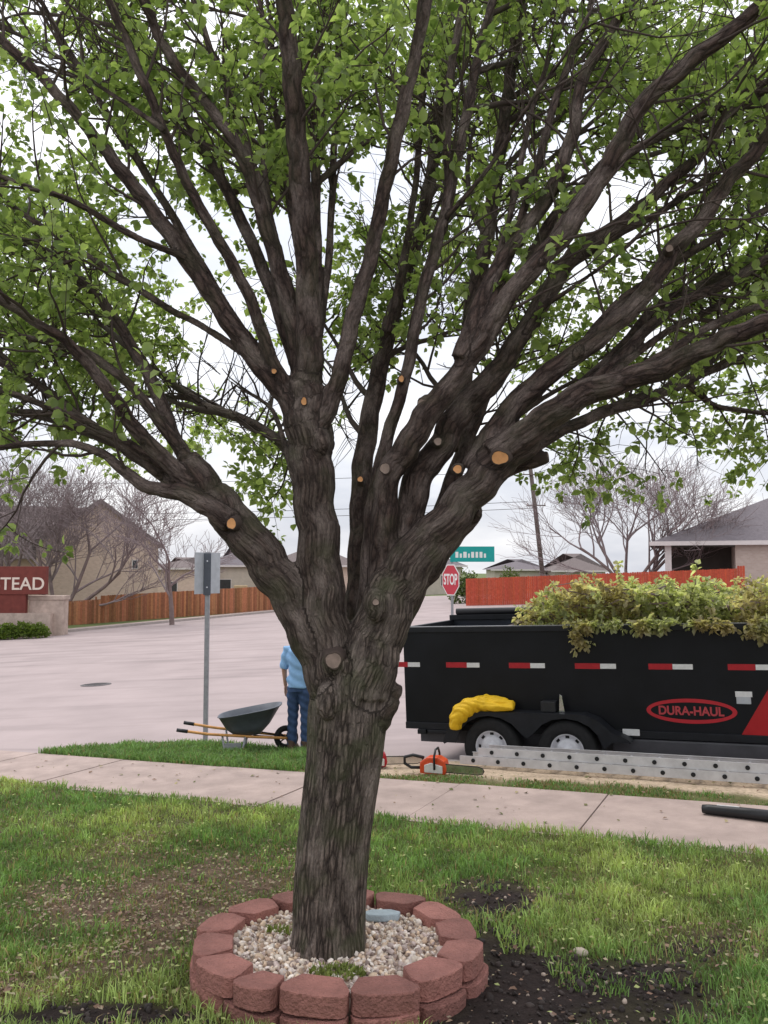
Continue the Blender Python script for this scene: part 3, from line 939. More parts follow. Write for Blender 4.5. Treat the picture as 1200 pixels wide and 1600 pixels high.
# name, survey points, half widths (start, end), depth (start, end), length grown on beyond the last point
LIMBS = [
 ('trunk', [(514, 1500), (515, 1440), (518, 1380), (524, 1300), (536, 1200), (546, 1110), (552, 1050)], [58, 57, 56, 56, 58, 62, 60], (4.02, 4.0), 0),
 ('L', [(530, 1090), (494, 1015), (458, 938), (412, 870), (364, 812), (326, 765), (290, 718)], [36, 34, 33, 33, 31, 26, 21], (3.97, 3.92), 0),
 ('A', [(524, 1070), (507, 965), (498, 850), (488, 740), (482, 660), (480, 600)], [38, 36, 33, 33, 37, 32], (3.96, 3.9), 0),
 ('R', [(562, 1080), (594, 975), (632, 895), (684, 830), (738, 768), (786, 715), (835, 676)], [50, 43, 36, 32, 29, 28, 25], (3.96, 3.9), 0),
 ('H', [(586, 1020), (628, 935), (672, 872), (715, 818), (742, 788)], [38, 29, 26, 23, 18], (4.12, 4.16), 0),
 ('Hs', [(700, 800), (765, 745), (815, 728), (856, 714)], [20, 14, 11, 10], (4.06, 4.05), 0),
 ('knob', [(586, 1120), (606, 1094), (620, 1068)], [28, 19, 10], (3.96, 3.95), 0),
 ('B', [(550, 1010), (558, 925), (562, 830), (566, 730), (583, 626), (606, 522), (635, 425), (660, 340), (676, 255), (690, 150), (702, 40)], [20, 18, 17, 17, 15, 13, 12, 11, 10, 9, 8], (4.1, 6.3), 1.0),
 ('B2', [(572, 960), (577, 860), (585, 772), (606, 680), (634, 588), (655, 480), (685, 370), (700, 300), (698, 200), (706, 100), (726, 0)], [15, 13, 12, 11, 10, 10, 10, 8, 8, 7, 7], (4.02, 4.0), 1.4),
 ('B3', [(690, 362), (712, 260), (730, 175), (750, 75), (770, 0)], [10, 9, 9, 8, 7], (4.02, 4.6), 1.2),
 ('B4', [(700, 338), (765, 260), (825, 165), (880, 90), (912, 45), (1015, 8)], [5, 4.5, 4, 4, 3.5, 2.5], (3.98, 3.4), .6),
 ('C', [(596, 930), (600, 834), (606, 745), (632, 705), (663, 652), (713, 590), (755, 530), (800, 455), (875, 375), (925, 300), (962, 238), (1002, 165), (1075, 100), (1150, 42), (1200, 0)], [22, 20, 20, 22, 22, 18, 17, 16, 16, 15, 15, 14, 14, 13, 12], (4.0, 3.35), 1.0),
 ('C2', [(718, 560), (765, 440), (820, 360), (860, 300), (895, 210), (910, 125), (960, 40), (985, 0)], [14, 13, 12, 12, 11, 10, 8, 7], (3.78, 4.3), 1.3),
 ('C3', [(700, 700), (722, 600), (738, 480), (757, 390), (771, 300), (790, 175), (801, 90), (818, 0)], [17, 16, 14, 13, 12, 11, 9, 8], (4.2, 5.3), 1.3),
 ('C4', [(766, 440), (798, 330), (832, 170), (880, 30), (900, -40)], [6, 6, 5, 4, 4], (3.88, 5.0), .6),
 ('C5', [(770, 520), (858, 352), (940, 262), (1000, 205), (1075, 150), (1200, 78)], [11, 10, 10, 9, 8, 7], (3.80, 4.8), 1.0),
 ('D', [(612, 930), (632, 855), (652, 752), (690, 697), (716, 647), (767, 592), (817, 520), (875, 428), (902, 392), (975, 345), (1025, 302), (1100, 235), (1145, 172), (1200, 142)], [30, 24, 23, 22, 21, 19, 16, 15, 13, 11, 10, 9, 8, 8], (4.04, 3.9), 1.3),
 ('D2', [(820, 520), (850, 480), (915, 435), (985, 380), (1070, 290), (1130, 190)], [5, 5, 4, 4, 3, 3], (3.95, 3.6), .6),
 ('I', [(690, 800), (720, 715), (748, 640), (775, 580)], [15, 13, 12, 10], (4.2, 4.7), .8),
 ('E', [(740, 735), (778, 668), (836, 602), (902, 553), (970, 498), (1016, 448), (1050, 392), (1100, 340), (1132, 288), (1170, 250), (1200, 212)], [22, 20, 18, 17, 16, 15, 14, 13, 13, 12, 12], (3.96, 3.75), 1.3),
 ('F', [(770, 715), (835, 668), (900, 622), (960, 600), (1035, 576), (1100, 545), (1150, 522), (1200, 504)], [26, 24, 22, 20, 18, 16, 15, 15], (3.88, 3.5), 1.2),
 ('F2', [(800, 720), (880, 672), (950, 642), (1025, 618), (1075, 594), (1150, 562)], [12, 10, 10, 9, 8, 6], (3.95, 5.3), .7),
 ('F3', [(1070, 597), (1095, 617), (1122, 636), (1200, 646)], [6, 6, 5, 4], (4.97, 5.3), .5),
 ('G', [(850, 650), (950, 565), (1030, 478), (1100, 445), (1150, 417), (1200, 390)], [10, 9, 9, 8, 8, 7], (3.86, 5.0), 1.0),
 ('G2', [(870, 655), (970, 556), (1050, 482), (1125, 447), (1200, 404)], [11, 10, 9, 9, 8], (3.83, 4.6), 1.0),
 ('G3', [(930, 605), (1040, 520), (1140, 470), (1210, 440)], [7, 6, 6, 5], (3.78, 5.2), 1.0),
 ('A1', [(480, 640), (484, 560), (482, 480), (475, 350), (467, 250), (459, 150), (450, 50), (442, -20)], [24, 22, 19, 18, 17, 16, 15, 14], (3.9, 3.45), 1.3),
 ('A2', [(490, 600), (495, 500), (494, 350), (492, 200), (497, 100), (506, 0)], [11, 10, 9, 8, 7, 6], (3.95, 4.8), 1.2),
 ('A3', [(476, 620), (462, 520), (437, 425), (411, 340), (386, 260), (345, 190), (300, 135), (255, 70), (222, -10)], [18, 17, 14, 12, 11, 10, 10, 9, 8], (3.9, 3.8), 1.2),
 ('A3b', [(442, 470), (428, 380), (412, 250), (408, 150), (415, 60), (400, -20)], [6, 6, 5, 5, 5, 4], (3.88, 4.8), .8),
 ('A4', [(464, 570), (430, 470), (380, 350), (322, 238), (270, 155), (225, 88), (182, -5)], [13, 11, 10, 9, 8, 8, 7], (3.95, 4.9), 1.2),
 ('A5', [(450, 610), (424, 560), (390, 465), (350, 390), (310, 320), (280, 260), (255, 200), (210, 92), (172, 5)], [12, 11, 10, 10, 9, 9, 8, 8, 7], (3.85, 3.55), 1.2),
 ('A6', [(475, 665), (448, 618), (400, 560), (346, 485), (300, 415), (250, 345), (200, 280), (160, 230), (120, 180), (72, 128), (-5, 55)], [20, 19, 17, 15, 15, 13, 12, 11, 10, 9, 8], (3.88, 3.75), 1.2),
 ('A6b', [(285, 402), (200, 364), (115, 315), (50, 294), (-5, 274)], [6, 6, 5.5, 5, 5], (3.8, 3.4), 1.0),
 ('A6c', [(256, 203), (150, 130), (85, 85), (20, 50)], [5, 4, 4, 4], (3.61, 4.2), .8),
 ('A7', [(415, 580), (380, 552), (325, 515), (260, 480), (190, 435), (130, 395), (75, 360), (-5, 306)], [8, 7, 6, 6, 6, 5.5, 5, 5], (3.85, 4.5), 1.0),
 ('A8', [(492, 668), (512, 640), (535, 570), (553, 490), (577, 410), (600, 300), (622, 200), (646, 100), (668, -10)], [18, 15, 14, 13, 13, 12, 12, 11, 10], (3.86, 3.6), 1.3),
 ('L1', [(300, 730), (275, 690), (240, 602), (190, 515), (150, 460), (112, 425), (60, 385), (0, 372)], [14, 12, 11, 9, 8, 7, 6, 5], (3.95, 5.0), 1.0),
 ('L2', [(360, 815), (318, 788), (280, 770), (242, 764), (214, 752), (170, 716), (132, 698), (80, 692), (-5, 700)], [18, 16, 13, 11, 10, 8, 7, 6, 5], (3.85, 3.8), .8),
 ('L3', [(318, 762), (280, 738), (216, 676), (180, 625), (146, 580), (102, 532), (50, 500), (-5, 464)], [16, 14, 12, 11, 10, 9, 8, 8], (3.9, 3.5), 1.2),
 ('L4', [(330, 790), (290, 768), (240, 733), (180, 690), (120, 648), (60, 600), (-5, 563)], [13, 12, 10, 9, 8, 7, 7], (3.92, 4.6), 1.0),
 ('L6', [(250, 742), (200, 700), (115, 660), (65, 645), (-5, 644)], [8, 7, 6, 6, 5], (4.0, 4.6), .8),
 ('L7', [(225, 690), (160, 600), (100, 540), (40, 515), (-5, 505)], [7, 6, 5, 5, 4], (3.80, 5.2), .8),
 ('K', [(482, 880), (468, 760), (440, 692), (366, 650), (320, 634), (250, 585), (190, 548)], [13, 11, 9, 8, 7, 6, 5], (4.2, 6.6), .8),
 ('A9', [(470, 610), (450, 480), (418, 330), (372, 190), (330, 80), (300, -10)], [10, 9, 8, 7, 6, 6], (3.9, 4.4), 1.0),
 ('A10', [(480, 570), (470, 420), (446, 280), (428, 150), (425, 40)], [8, 7, 6, 5, 5], (3.9, 5.0), 1.0),
 ('A11', [(440, 600), (370, 505), (290, 372), (215, 250), (150, 150), (95, 60)], [9, 8, 7, 7, 6, 6], (3.88, 4.6), 1.0),
 ('A12', [(488, 590), (512, 420), (520, 280), (525, 150), (535, 0)], [8, 7, 6, 6, 5], (3.92, 5.2), 1.0),
 ('B5', [(606, 522), (632, 400), (650, 280), (660, 150), (665, 30)], [7, 7, 6, 6, 5], (4.75, 5.8), 1.0),
 ('C6', [(755, 530), (800, 385), (840, 260), (870, 150), (920, 20)], [9, 8, 7, 7, 6], (3.77, 4.5), 1.0),
 ('C7', [(845, 410), (900, 315), (985, 240), (1060, 200), (1160, 150), (1210, 120)], [8, 8, 7, 7, 6, 6], (3.68, 4.0), .9),
 ('D3', [(880, 422), (960, 370), (1050, 320), (1130, 260), (1210, 200)], [7, 7, 6, 6, 5], (3.95, 4.5), .9),
 ('E2', [(902, 553), (960, 480), (1040, 420), (1120, 370), (1210, 320)], [9, 8, 7, 7, 6], (3.86, 4.5), .9),
 ('F4', [(960, 600), (1050, 545), (1130, 500), (1210, 470)], [8, 7, 7, 6], (3.72, 4.3), .9),
 ('L8', [(312, 750), (250, 660), (190, 590), (120, 545), (50, 530), (-5, 520)], [10, 9, 8, 7, 6, 6], (3.93, 4.3), .9),
 ('L9', [(345, 797), (290, 752), (230, 712), (160, 672), (90, 640), (0, 610)], [11, 9, 8, 7, 6, 6], (3.9, 4.1), .9),
 ('K2', [(470, 800), (452, 720), (425, 640), (380, 610)], [6, 5, 4, 3], (4.3, 5.4), .5),
]
def catmull(P, m=4):
    out = []
    n = len(P)
    for i in range(n - 1):
        p0, p1, p2, p3 = P[max(i - 1, 0)], P[i], P[i + 1], P[min(i + 2, n - 1)]
        for k in range(m):
            t = k / m
            out.append(.5 * ((2 * p1) + (p2 - p0) * t + (2 * p0 - 5 * p1 + 4 * p2 - p3) * t * t + (3 * p1 - p0 - 3 * p2 + p3) * t ** 3))
    out.append(P[-1])
    return out
SKEL = []                                       # name, points (np), radii
thick = MB()
thin = []
for name, pl, hw, (d0, d1), ext in LIMBS:
    L = [0.0]
    for q in range(1, len(pl)): L.append(L[-1] + math.hypot(pl[q][0] - pl[q - 1][0], pl[q][1] - pl[q - 1][1]))
    P, Rr = [], []
    for q, (px, py) in enumerate(pl):
        f = L[q] / L[-1]
        f = f ** 1.2
        dep = (d0 + (d1 - d0) * f) * TK
        P.append(np.array(at(px, py, dep))); Rr.append(hw[q] * dep / 1300.0)
    P2 = catmull(P, 5)
    R2 = list(np.interp(np.arange(len(P2)) / 5.0, np.arange(len(P)), Rr))
    wob = .10 * np.mean(R2)
    ph = random.random() * 50
    for q in range(1, len(P2) - 1):
        P2[q] = P2[q] + wob * np.array([math.sin(q * 1.7 + ph), math.sin(q * 1.3 + 2 * ph), math.cos(q * 1.1 + ph)]) * (0 if name == 'trunk' else 1)
        R2[q] *= 1 + (0 if name in ('trunk', 'R', 'A', 'L', 'H') else .035) * math.sin(q * 2.3 + ph * 3)
    if ext > 0:
        d = P2[-1] - P2[-4]; d = d / np.linalg.norm(d); r0 = R2[-1]
        m = max(4, int(ext / .16))
        for q in range(1, m + 1):
            d = d + np.array([random.uniform(-.12, .12), random.uniform(-.12, .12), random.uniform(-.03, .1)]); d /= np.linalg.norm(d)
            P2.append(P2[-1] + d * ext / m); R2.append(r0 * (1 - .75 * q / m))
    SKEL.append((name, np.array(P2), np.array(R2)))
for name, P, Rr in SKEL:
    thick.tube([Vector(p) for p in P], list(Rr), 14)
thick.ellipsoid(at(587, 945, 3.80 * TK), (.06, .06, .085)); thick.ellipsoid(at(512, 1095, 3.83 * TK), (.055, .05, .09)); thick.ellipsoid(at(522, 1036, 3.84 * TK), (.062, .05, .062))
thick.ellipsoid(at(500, 690, 3.83 * TK), (.05, .05, .07)); thick.ellipsoid(at(738, 800, 4.12 * TK), (.05, .07, .07))
for k, (dx, dy) in enumerate([(-1, -.3), (-.6, -.9), (.3, -1), (.95, -.5), (1, .3), (-.9, .5)]):   # root flare
    c = Vector(SKEL[0][1][0])
    thick.tube([c + Vector((dx * .11, dy * .11, .30)), c + Vector((dx * .135, dy * .135, .12)), c + Vector((dx * .165, dy * .165, -.02))], [.045, .05, .045], 8)
tm = remesh(thick, .011, smooth=4, factor=.5)
nv = len(tm.vertices)
co = np.empty(nv * 3, np.float32); tm.vertices.foreach_get('co', co); co = co.reshape(-1, 3).astype(float)
no = np.empty(nv * 3, np.float32); tm.vertices.foreach_get('normal', no); no = no.reshape(-1, 3).astype(float)
best = np.full(nv, 1e9); lid = np.zeros(nv, int); bark = np.zeros((nv, 3)); rad = np.full(nv, .05)
for li, (name, P, Rr) in enumerate(SKEL):
    e1 = None; acc = li * 3.7
    for q in range(len(P) - 1):
        a, b = P[q], P[q + 1]; d = b - a; L = np.linalg.norm(d); t = d / L
        if e1 is None:
            e1 = np.cross(t, [0, 1, 0]) if abs(t[1]) < .9 else np.cross(t, [1, 0, 0])
        e1 = e1 - t * e1.dot(t); e1 /= np.linalg.norm(e1); e2 = np.cross(t, e1)
        r = max(Rr[q], Rr[q + 1]) * 1.35 + .06
        lo, hi = np.minimum(a, b) - r, np.maximum(a, b) + r
        idx = np.where(np.all((co > lo) & (co < hi), axis=1))[0]
        if len(idx):
            w = co[idx] - a
            h = np.clip(w @ t, 0, L)
            off = w - h[:, None] * t
            rr = Rr[q] + (Rr[q + 1] - Rr[q]) * h / L
            ds = np.linalg.norm(off, axis=1) - rr
            m = ds < best[idx]
            ii = idx[m]
            best[ii] = ds[m]; lid[ii] = li; rad[ii] = rr[m]
            bark[ii] = np.stack([off[m] @ e1, off[m] @ e2, acc + h[m]], -1)
        acc += L
# lumpy growth and ridges in the real surface
lump = (vnoise(bark[:, 0] * 14 + bark[:, 1] * 9, bark[:, 2] * 2.2) - .5) * .06 * rad + (vnoise(bark[:, 0] * 60 + 7, bark[:, 1] * 60 + bark[:, 2] * 2.5) - .5) * .009 * np.clip(rad / .1, .1, 1.2)
lump += (vnoise(co[:, 0] * 6, co[:, 2] * 5 + co[:, 1] * 5) - .5) * .07 * rad
co2 = co + no * lump[:, None]
nf = len(tm.polygons)
fv = np.empty(nf * 4, np.int32); tm.loops.foreach_get('vertex_index', fv); fv = fv.reshape(-1, 4)
flid = lid[fv[:, 0]]
names = [s[0] for s in SKEL]
group_of = {'knob': 'trunk', 'Hs': 'H'}
for li, (name, P, Rr) in enumerate(SKEL):
    if name in group_of:
        flid[flid == li] = names.index(group_of[name])
# a limb is one connected piece: strays go to the limb they touch
par = list(range(nf))
def find(a):
    while par[a] != a:
        par[a] = par[par[a]]; a = par[a]
    return a
edge_of = {}
nbrs = []
for f, (a, b, c, d) in enumerate(fv.tolist()):
    for e in ((a, b), (b, c), (c, d), (d, a)):
        e = e if e[0] < e[1] else (e[1], e[0])
        g = edge_of.setdefault(e, f)
        if g != f:
            if flid[f] == flid[g]:
                ra, rb = find(f), find(g)
                if ra != rb: par[ra] = rb
            else: nbrs.append((f, g))
root = np.array([find(f) for f in range(nf)])
ur, cnt = np.unique(root, return_counts=True)
size = dict(zip(ur.tolist(), cnt.tolist())); main = {}
for r_ in ur.tolist():
    l_ = int(flid[r_])
    if l_ not in main or size[r_] > size[main[l_]]: main[l_] = r_
for _ in range(4):
    new = {}
    for f, g in nbrs:
        for a, b in ((f, g), (g, f)):
            if root[a] != main.get(int(flid[a])) and root[b] == main.get(int(flid[b])): new[root[a]] = int(flid[b])
    for r_, l_ in new.items():
        m = root == r_; flid[m] = l_; root[m] = main[l_]
    if not new: break
flid[np.array([root[f] != main[int(flid[f])] for f in range(nf)])] = -1
# wood thickness, evened out over the forks
rad_s = rad.copy()
for _ in range(30):
    acc_ = np.zeros(nv); cn_ = np.zeros(nv); fm = rad_s[fv].mean(1)
    for k in range(4):
        acc_ += np.bincount(fv[:, k], fm, nv); cn_ += np.bincount(fv[:, k], minlength=nv)
    rad_s = acc_ / np.maximum(cn_, 1)
limb_obj = {}
org = np.array(tree.location)
for li in sorted(set(flid) - {-1}):
    fs = fv[flid == li]
    used, inv = np.unique(fs.ravel(), return_inverse=True)
    name = names[li]
    o = np_mesh('trunk' if name == 'trunk' else 'limb', co2[used] - org, inv.reshape(-1, 4), 'bark', tree)
    at_ = o.data.attributes.new('bark', 'FLOAT_VECTOR', 'POINT')
    at_.data.foreach_set('vector', bark[used].astype(np.float32).ravel())
    ra_ = o.data.attributes.new('rad', 'FLOAT', 'POINT'); ra_.data.foreach_set('value', rad_s[used].astype(np.float32))
    limb_obj[name] = o
bpy.data.meshes.remove(tm)

# pruning cuts: a short collar with the sawn face on it
def cut(px, py, dep, r, face, fresh, asp=1.0):
    p = at(px, py, dep * TK); nrm = Vector(face).normalized()
    M = Matrix.Translation(p - tree.location) @ nrm.to_track_quat('Z', 'Y').to_matrix().to_4x4() @ Matrix.Diagonal((1, asp, 1, 1))
    mb = MB(); n = 18
    prof = [(r * 1.5, -.09), (r * 1.22, -.03), (r * 1.12, 0.0), (r * .98, .006), (r * .9, .004)]
    vs = []
    for q, (rr, z) in enumerate(prof):
        for k in range(n):
            a = 2 * math.pi * k / n; j = 1 + .07 * math.sin(3 * a + px) + .05 * math.sin(5 * a + py)
            vs.append(M @ Vector((rr * j * math.cos(a), rr * j * math.sin(a), z)))
    fs = [(q * n + k, q * n + (k + 1) % n, (q + 1) * n + (k + 1) % n, (q + 1) * n + k) for q in range(len(prof) - 1) for k in range(n)]
    mb.add(vs, fs)
    mb.cur = 1
    mb.add([M @ Vector((r * .92 * (1 + .07 * math.sin(3 * 2 * math.pi * k / n + px)) * math.cos(2 * math.pi * k / n), r * .92 * math.sin(2 * math.pi * k / n), .0045)) for k in range(n)] + [M @ Vector((0, 0, .002))], [(k, (k + 1) % n, n) for k in range(n)])
    o = mb.build('pruning_cut', ['bark', 'cut_wood' if fresh else 'old_cut'], tree, smooth=True)
    o['label'] = 'fresh orange pruning cut' if fresh else 'old grey healed pruning cut'
cut(362, 818, 3.80, .024, (-.15, -1, -.05), True, 1.2)
cut(781, 715, 3.785, .044, (-.25, -1, -.35), True, .8)
cut(715, 733, 3.79, .022, (-.1, -1, -.1), True)
cut(804, 683, 3.82, .013, (0, -1, -.2), True)
cut(475, 627, 3.785, .014, (0, -1, -.2), True, 1.5)
cut(428, 580, 3.78, .013, (.2, -1, -.2), True)
cut(737, 517, 3.80, .019, (-.6, -1, -.4), True)
cut(627, 592, 3.93, .014, (0, -1, -.1), True, 1.3)
cut(661, 632, 3.83, .030, (-.5, -1, -.3), False)
cut(602, 732, 3.86, .028, (-.4, -1, -.1), False)
cut(563, 749, 3.98, .015, (0, -1, .1), True)
cut(521, 1032, 3.785, .040, (0, -1, -.05), False)
cut(587, 941, 3.745, .016, (.1, -1, .1), False)
cut(684, 690, 3.88, .020, (0, -1, 0), False)
cut(1046, 388, 3.70, .018, (-.3, -1, -.2), False)
cut(855, 714, 4.03, .026, (1, -.35, .12), False)

# secondary branches, twigs and leaves
tw = MB()
leaf_p, leaf_d = [], []                          # spur position and direction
CAMP = np.array([0, 0, CAM_H])
def rnd_perp(t):
    v = RNG.randn(3); v -= t * v.dot(t); return v / (np.linalg.norm(v) + 1e-9)
def spur(p, d, k=1):
    leaf_p.append(p); leaf_d.append(d)
def grow(p, d, L, r, level, up=.10):
    n = max(3, int(L / .10))
    pts, rs = [p], [r]
    for q in range(n):
        d = d + RNG.randn(3) * .13 + np.array([0, 0, up * .5]); d /= np.linalg.norm(d)
        p = p + d * L / n; pts.append(p); rs.append(r * (1 - .7 * (q + 1) / n))
    tw.tube([Vector(q) for q in pts], rs, 5 if level == 0 else 3, cap=False)
    for q in range(1, n + 1):
        if np.linalg.norm(pts[q] - CAMP) < 1.1: continue
        if level == 0:
            if RNG.rand() < .75:
                t = pts[q] - pts[q - 1]; t /= np.linalg.norm(t)
                dd = t * .7 + rnd_perp(t) * .8 + np.array([0, 0, .12]); dd /= np.linalg.norm(dd)
                grow(pts[q], dd, .14 + .28 * RNG.rand(), .0035, 1)
        else:
            if RNG.rand() < .8: spur(pts[q] + RNG.randn(3) * .012, d)
    spur(pts[-1], d)
AX = np.array(SKEL[0][1][-1])
def dress(P, Rr, start, step, lmin, lmax, prob=1.0):
    seg = np.linalg.norm(np.diff(P, axis=0), axis=1); cum = np.concatenate([[0], np.cumsum(seg)])
    a = start * cum[-1]
    while a < cum[-1]:
        q = min(np.searchsorted(cum, a) , len(P) - 1); q = max(q, 1)
        f = (a - cum[q - 1]) / seg[q - 1]; p = P[q - 1] + (P[q] - P[q - 1]) * f
        t = (P[q] - P[q - 1]) / seg[q - 1]
        far = np.hypot(p[0] - AX[0], p[1] - AX[1]) + .45 * max(0, p[2] - AX[2])
        if far > .85 and RNG.rand() < prob and np.linalg.norm(p - CAMP) > 1.2:
            dd = t * .65 + rnd_perp(t) * .75 + np.array([0, 0, .15]); dd /= np.linalg.norm(dd)
            grow(p, dd, lmin + (lmax - lmin) * RNG.rand(), min(.009, .5 * np.interp(a, cum, Rr) + .002), 0)
        a += step * (.6 + .8 * RNG.rand())
    t = P[-1] - P[-2]; grow(P[-1], t / np.linalg.norm(t), .45, .006, 0)
for name, P, Rr in SKEL:
    if name in ('trunk', 'L', 'A', 'R', 'H', 'Hs', 'knob'): continue
    near = P[-1][1] < 3.9
    dress(P, Rr, .36 if near else .28, .20 if near else .14, .3, .9)
# limbs of the far and outer crown spring from the stems
src = {q[0]: q for q in SKEL}
outer = []
for nm, cnt in (('B', 9), ('C3', 8), ('K', 5), ('I', 4), ('A2', 7), ('F2', 3), ('G', 4), ('A4', 5), ('L4', 3), ('L1', 4), ('B3', 3), ('C5', 4), ('A3b', 3), ('G3', 2)):
    _, P, Rr = src[nm]
    for q in range(cnt):
        f = .30 + .5 * (q + .6 * RNG.rand()) / cnt
        i0 = int(f * (len(P) - 1)); outer.append((P[i0], P[i0 + 1] - P[i0], Rr[i0]))
for k, (p, t, r0) in enumerate(outer):
    t = t / np.linalg.norm(t)
    away = np.array([np.clip(p[0] + RNG.randn() * .9, -1.4, 1.6), .9 + .6 * RNG.rand(), .15 + .55 * RNG.rand()])
    d = t * .55 + away / np.linalg.norm(away) * .75; d /= np.linalg.norm(d)
    d[2] = max(d[2], .12); r0 = min(.020, r0 * .65)
    L = 2.0 + 1.6 * RNG.rand(); n = 14; pts, rs = [p], [r0]
    for q in range(n):
        d = d + RNG.randn(3) * .06 + np.array([0, .02, .004]); d /= np.linalg.norm(d); p = p + d * L / n
        pts.append(p); rs.append(r0 * (1 - .75 * (q + 1) / n))
    MB().tube([Vector(q) - tree.location for q in pts], rs, 8).build('limb', 'bark', tree, smooth=True)
    dress(np.array(pts), np.array(rs), .22, .16, .35, .95)
# hanging sprays under the crown
for pl, d0, d1 in [([(880, 672), (930, 690), (975, 730)], 4.6, 5.2), ([(960, 640), (1000, 690), (1040, 745)], 4.9, 5.4), ([(900, 665), (905, 700), (895, 735)], 4.6, 4.8), ([(1122, 636), (1150, 680), (1175, 712)], 5.2, 5.4),
                   ([(1025, 618), (1080, 670), (1090, 720)], 4.9, 5.6), ([(440, 692), (425, 735), (405, 762)], 5.2, 5.6), ([(366, 650), (395, 690), (440, 735)], 5.4, 5.6), ([(452, 720), (440, 760), (420, 782)], 4.9, 5.2),
                   ([(320, 634), (350, 670), (400, 700)], 5.6, 5.9), ([(516, 640), (535, 670), (545, 690)], 5.6, 5.9), ([(1160, 560), (1190, 640), (1200, 690)], 5.2, 5.2), ([(950, 642), (930, 700), (960, 750)], 5, 5.3),
                   ([(1190, 640), (1215, 690), (1225, 720)], 5.0, 5.0), ([(840, 690), (880, 710), (920, 715)], 5.0, 5.4)]:
    P = catmull([np.array(at(px, py, (d0 + (d1 - d0) * q / (len(pl) - 1)) * TK)) for q, (px, py) in enumerate(pl)], 4)
    P = np.array(P); tw.tube([Vector(p) for p in P], list(np.linspace(.007, .003, len(P))), 5, cap=False)
    for q in range(2, len(P)):
        t = P[q] - P[q - 1]; t /= np.linalg.norm(t)
        for _ in range(2):
            dd = t * .5 + rnd_perp(t) * .9; dd /= np.linalg.norm(dd); grow(P[q], dd, .16 + .2 * RNG.rand(), .003, 1, up=-.05)
tw.v = [(p[0] - org[0], p[1] - org[1], p[2] - org[2]) for p in tw.v]
o = tw.build('twigs', 'bark', tree, smooth=True); o['kind'] = 'stuff'

def leaves(P, D, per, size, name, parent, c_lo, c_hi, org=np.zeros(3), matname='leaf'):
    P = np.repeat(np.array(P), per, axis=0); D = np.repeat(np.array(D), per, axis=0)
    n = len(P)
    d = D * .5 + RNG.randn(n, 3) * .75 + np.array([0, 0, -.12]); d /= np.linalg.norm(d, axis=1)[:, None]
    s = np.cross(d, np.array([0, 0, 1.0]) + RNG.randn(n, 3) * .55); s /= (np.linalg.norm(s, axis=1)[:, None] + 1e-9)
    u = np.cross(s, d)
    shoot = np.repeat(.62 + .75 * RNG.rand(n // per), per)
    L = (size * shoot * (.6 + .6 * RNG.rand(n)))[:, None]; Wd = L * (.30 + .10 * RNG.rand(n))[:, None]
    b = P + d * .012 + RNG.randn(n, 3) * .006
    curl = L * (.10 + .2 * RNG.rand(n))[:, None]
    V = np.stack([b, b + d * L * .25 + s * Wd * .85 + u * curl * .6, b + d * L * .62 + s * Wd * .9 + u * curl * .5, b + d * L - u * curl * .7,
                  b + d * L * .62 - s * Wd * .9 + u * curl * .5, b + d * L * .25 - s * Wd * .85 + u * curl * .6], 1).reshape(-1, 3) - org
    i = np.arange(n) * 6
    Fc = np.concatenate([np.stack([i, i + 1, i + 2, i + 3], -1), np.stack([i, i + 3, i + 4, i + 5], -1)])
    f = np.clip(.55 * RNG.rand(n, 1) ** 1.2 + .5 * np.repeat(RNG.rand(n // per), per)[:, None], 0, 1)
    col = (np.array(c_lo) * (1 - f) + np.array(c_hi) * f) * (.75 + .5 * RNG.rand(n, 1))
    return np_mesh(name, V, Fc, matname, parent, col=np.repeat(col, 6, axis=0), smooth=True)
LP, LD = np.array(leaf_p), np.array(leaf_d)
keep = np.linalg.norm(LP - CAMP, axis=1) > 1.3
keep &= (fbm(LP[:, 0] + .4 * LP[:, 1], LP[:, 2] - .3 * LP[:, 1], 2.0, 90, 3) > .45)
LP, LD = LP[keep], LD[keep]
print('spurs', len(LP), 'trunk verts', nv)
o = leaves(LP, LD, 5, .052, 'foliage', tree, (.13, .19, .065), (.42, .50, .21), org); o['kind'] = 'stuff'

# ------------------------------------------------------------------ dump trailer
TS, TT = -2.765, 10.12                            # axle middle, face of the near wheels
def road_at(s, t):
    x, y = xy(s, t); return Vector((x, y, float(road_z(x, y))))
trailer = empty('dump_trailer', road_at(TS, TT), label='long black dump trailer parked at the kerb with red and white tape', cat='trailer')
ax = Vector((UX, UY, .04)).normalized(); ay = Vector((NX, NY, 0)); az_ = ax.cross(ay).normalized(); ay = az_.cross(ax)
TR = Matrix((ax, ay, az_)).transposed()
trailer.rotation_euler = TR.to_euler()
def tloc(px, py, yl):
    """trailer coordinates (x, z) of a mark on the plane y = yl"""
    a = (px - 600) / 1300.0; t = TT + yl; z = t / (NY + NX * a)
    p = at(px, py, z)
    q = TR.transposed() @ (p - trailer.location)
    return q.x, q.z
BY0, BY1, X0, X1, ZB, ZT = .24, 2.12, -1.72, 3.2, .52, 1.85
box_ = MB().box(X0, X1, BY0, BY0 + .04, ZB, ZT - .07)
box_.build('side_panel', 'black_paint', trailer)
MB().box(X0, X1, BY1 - .04, BY1, ZB, ZT - .001).build('side_panel', 'bed_inside', trailer)
MB().box(X1 - .04, X1 - .001, BY0 + .041, BY1 - .041, ZB, ZT + .05).build('front_panel', 'black_paint', trailer)
tg = MB().box(X0 + .001, X0 + .04, BY0 + .041, BY1 - .041, ZB + .02, ZT - .08).build('tailgate', 'black_paint', trailer)
mb = MB()
for k in range(4): mb.box(X0 - .03, X0, BY0 + .1 + k * .53, BY0 + .16 + k * .53, ZB + .05, ZT - .1)
mb.build('stiffener', 'black_steel', tg)
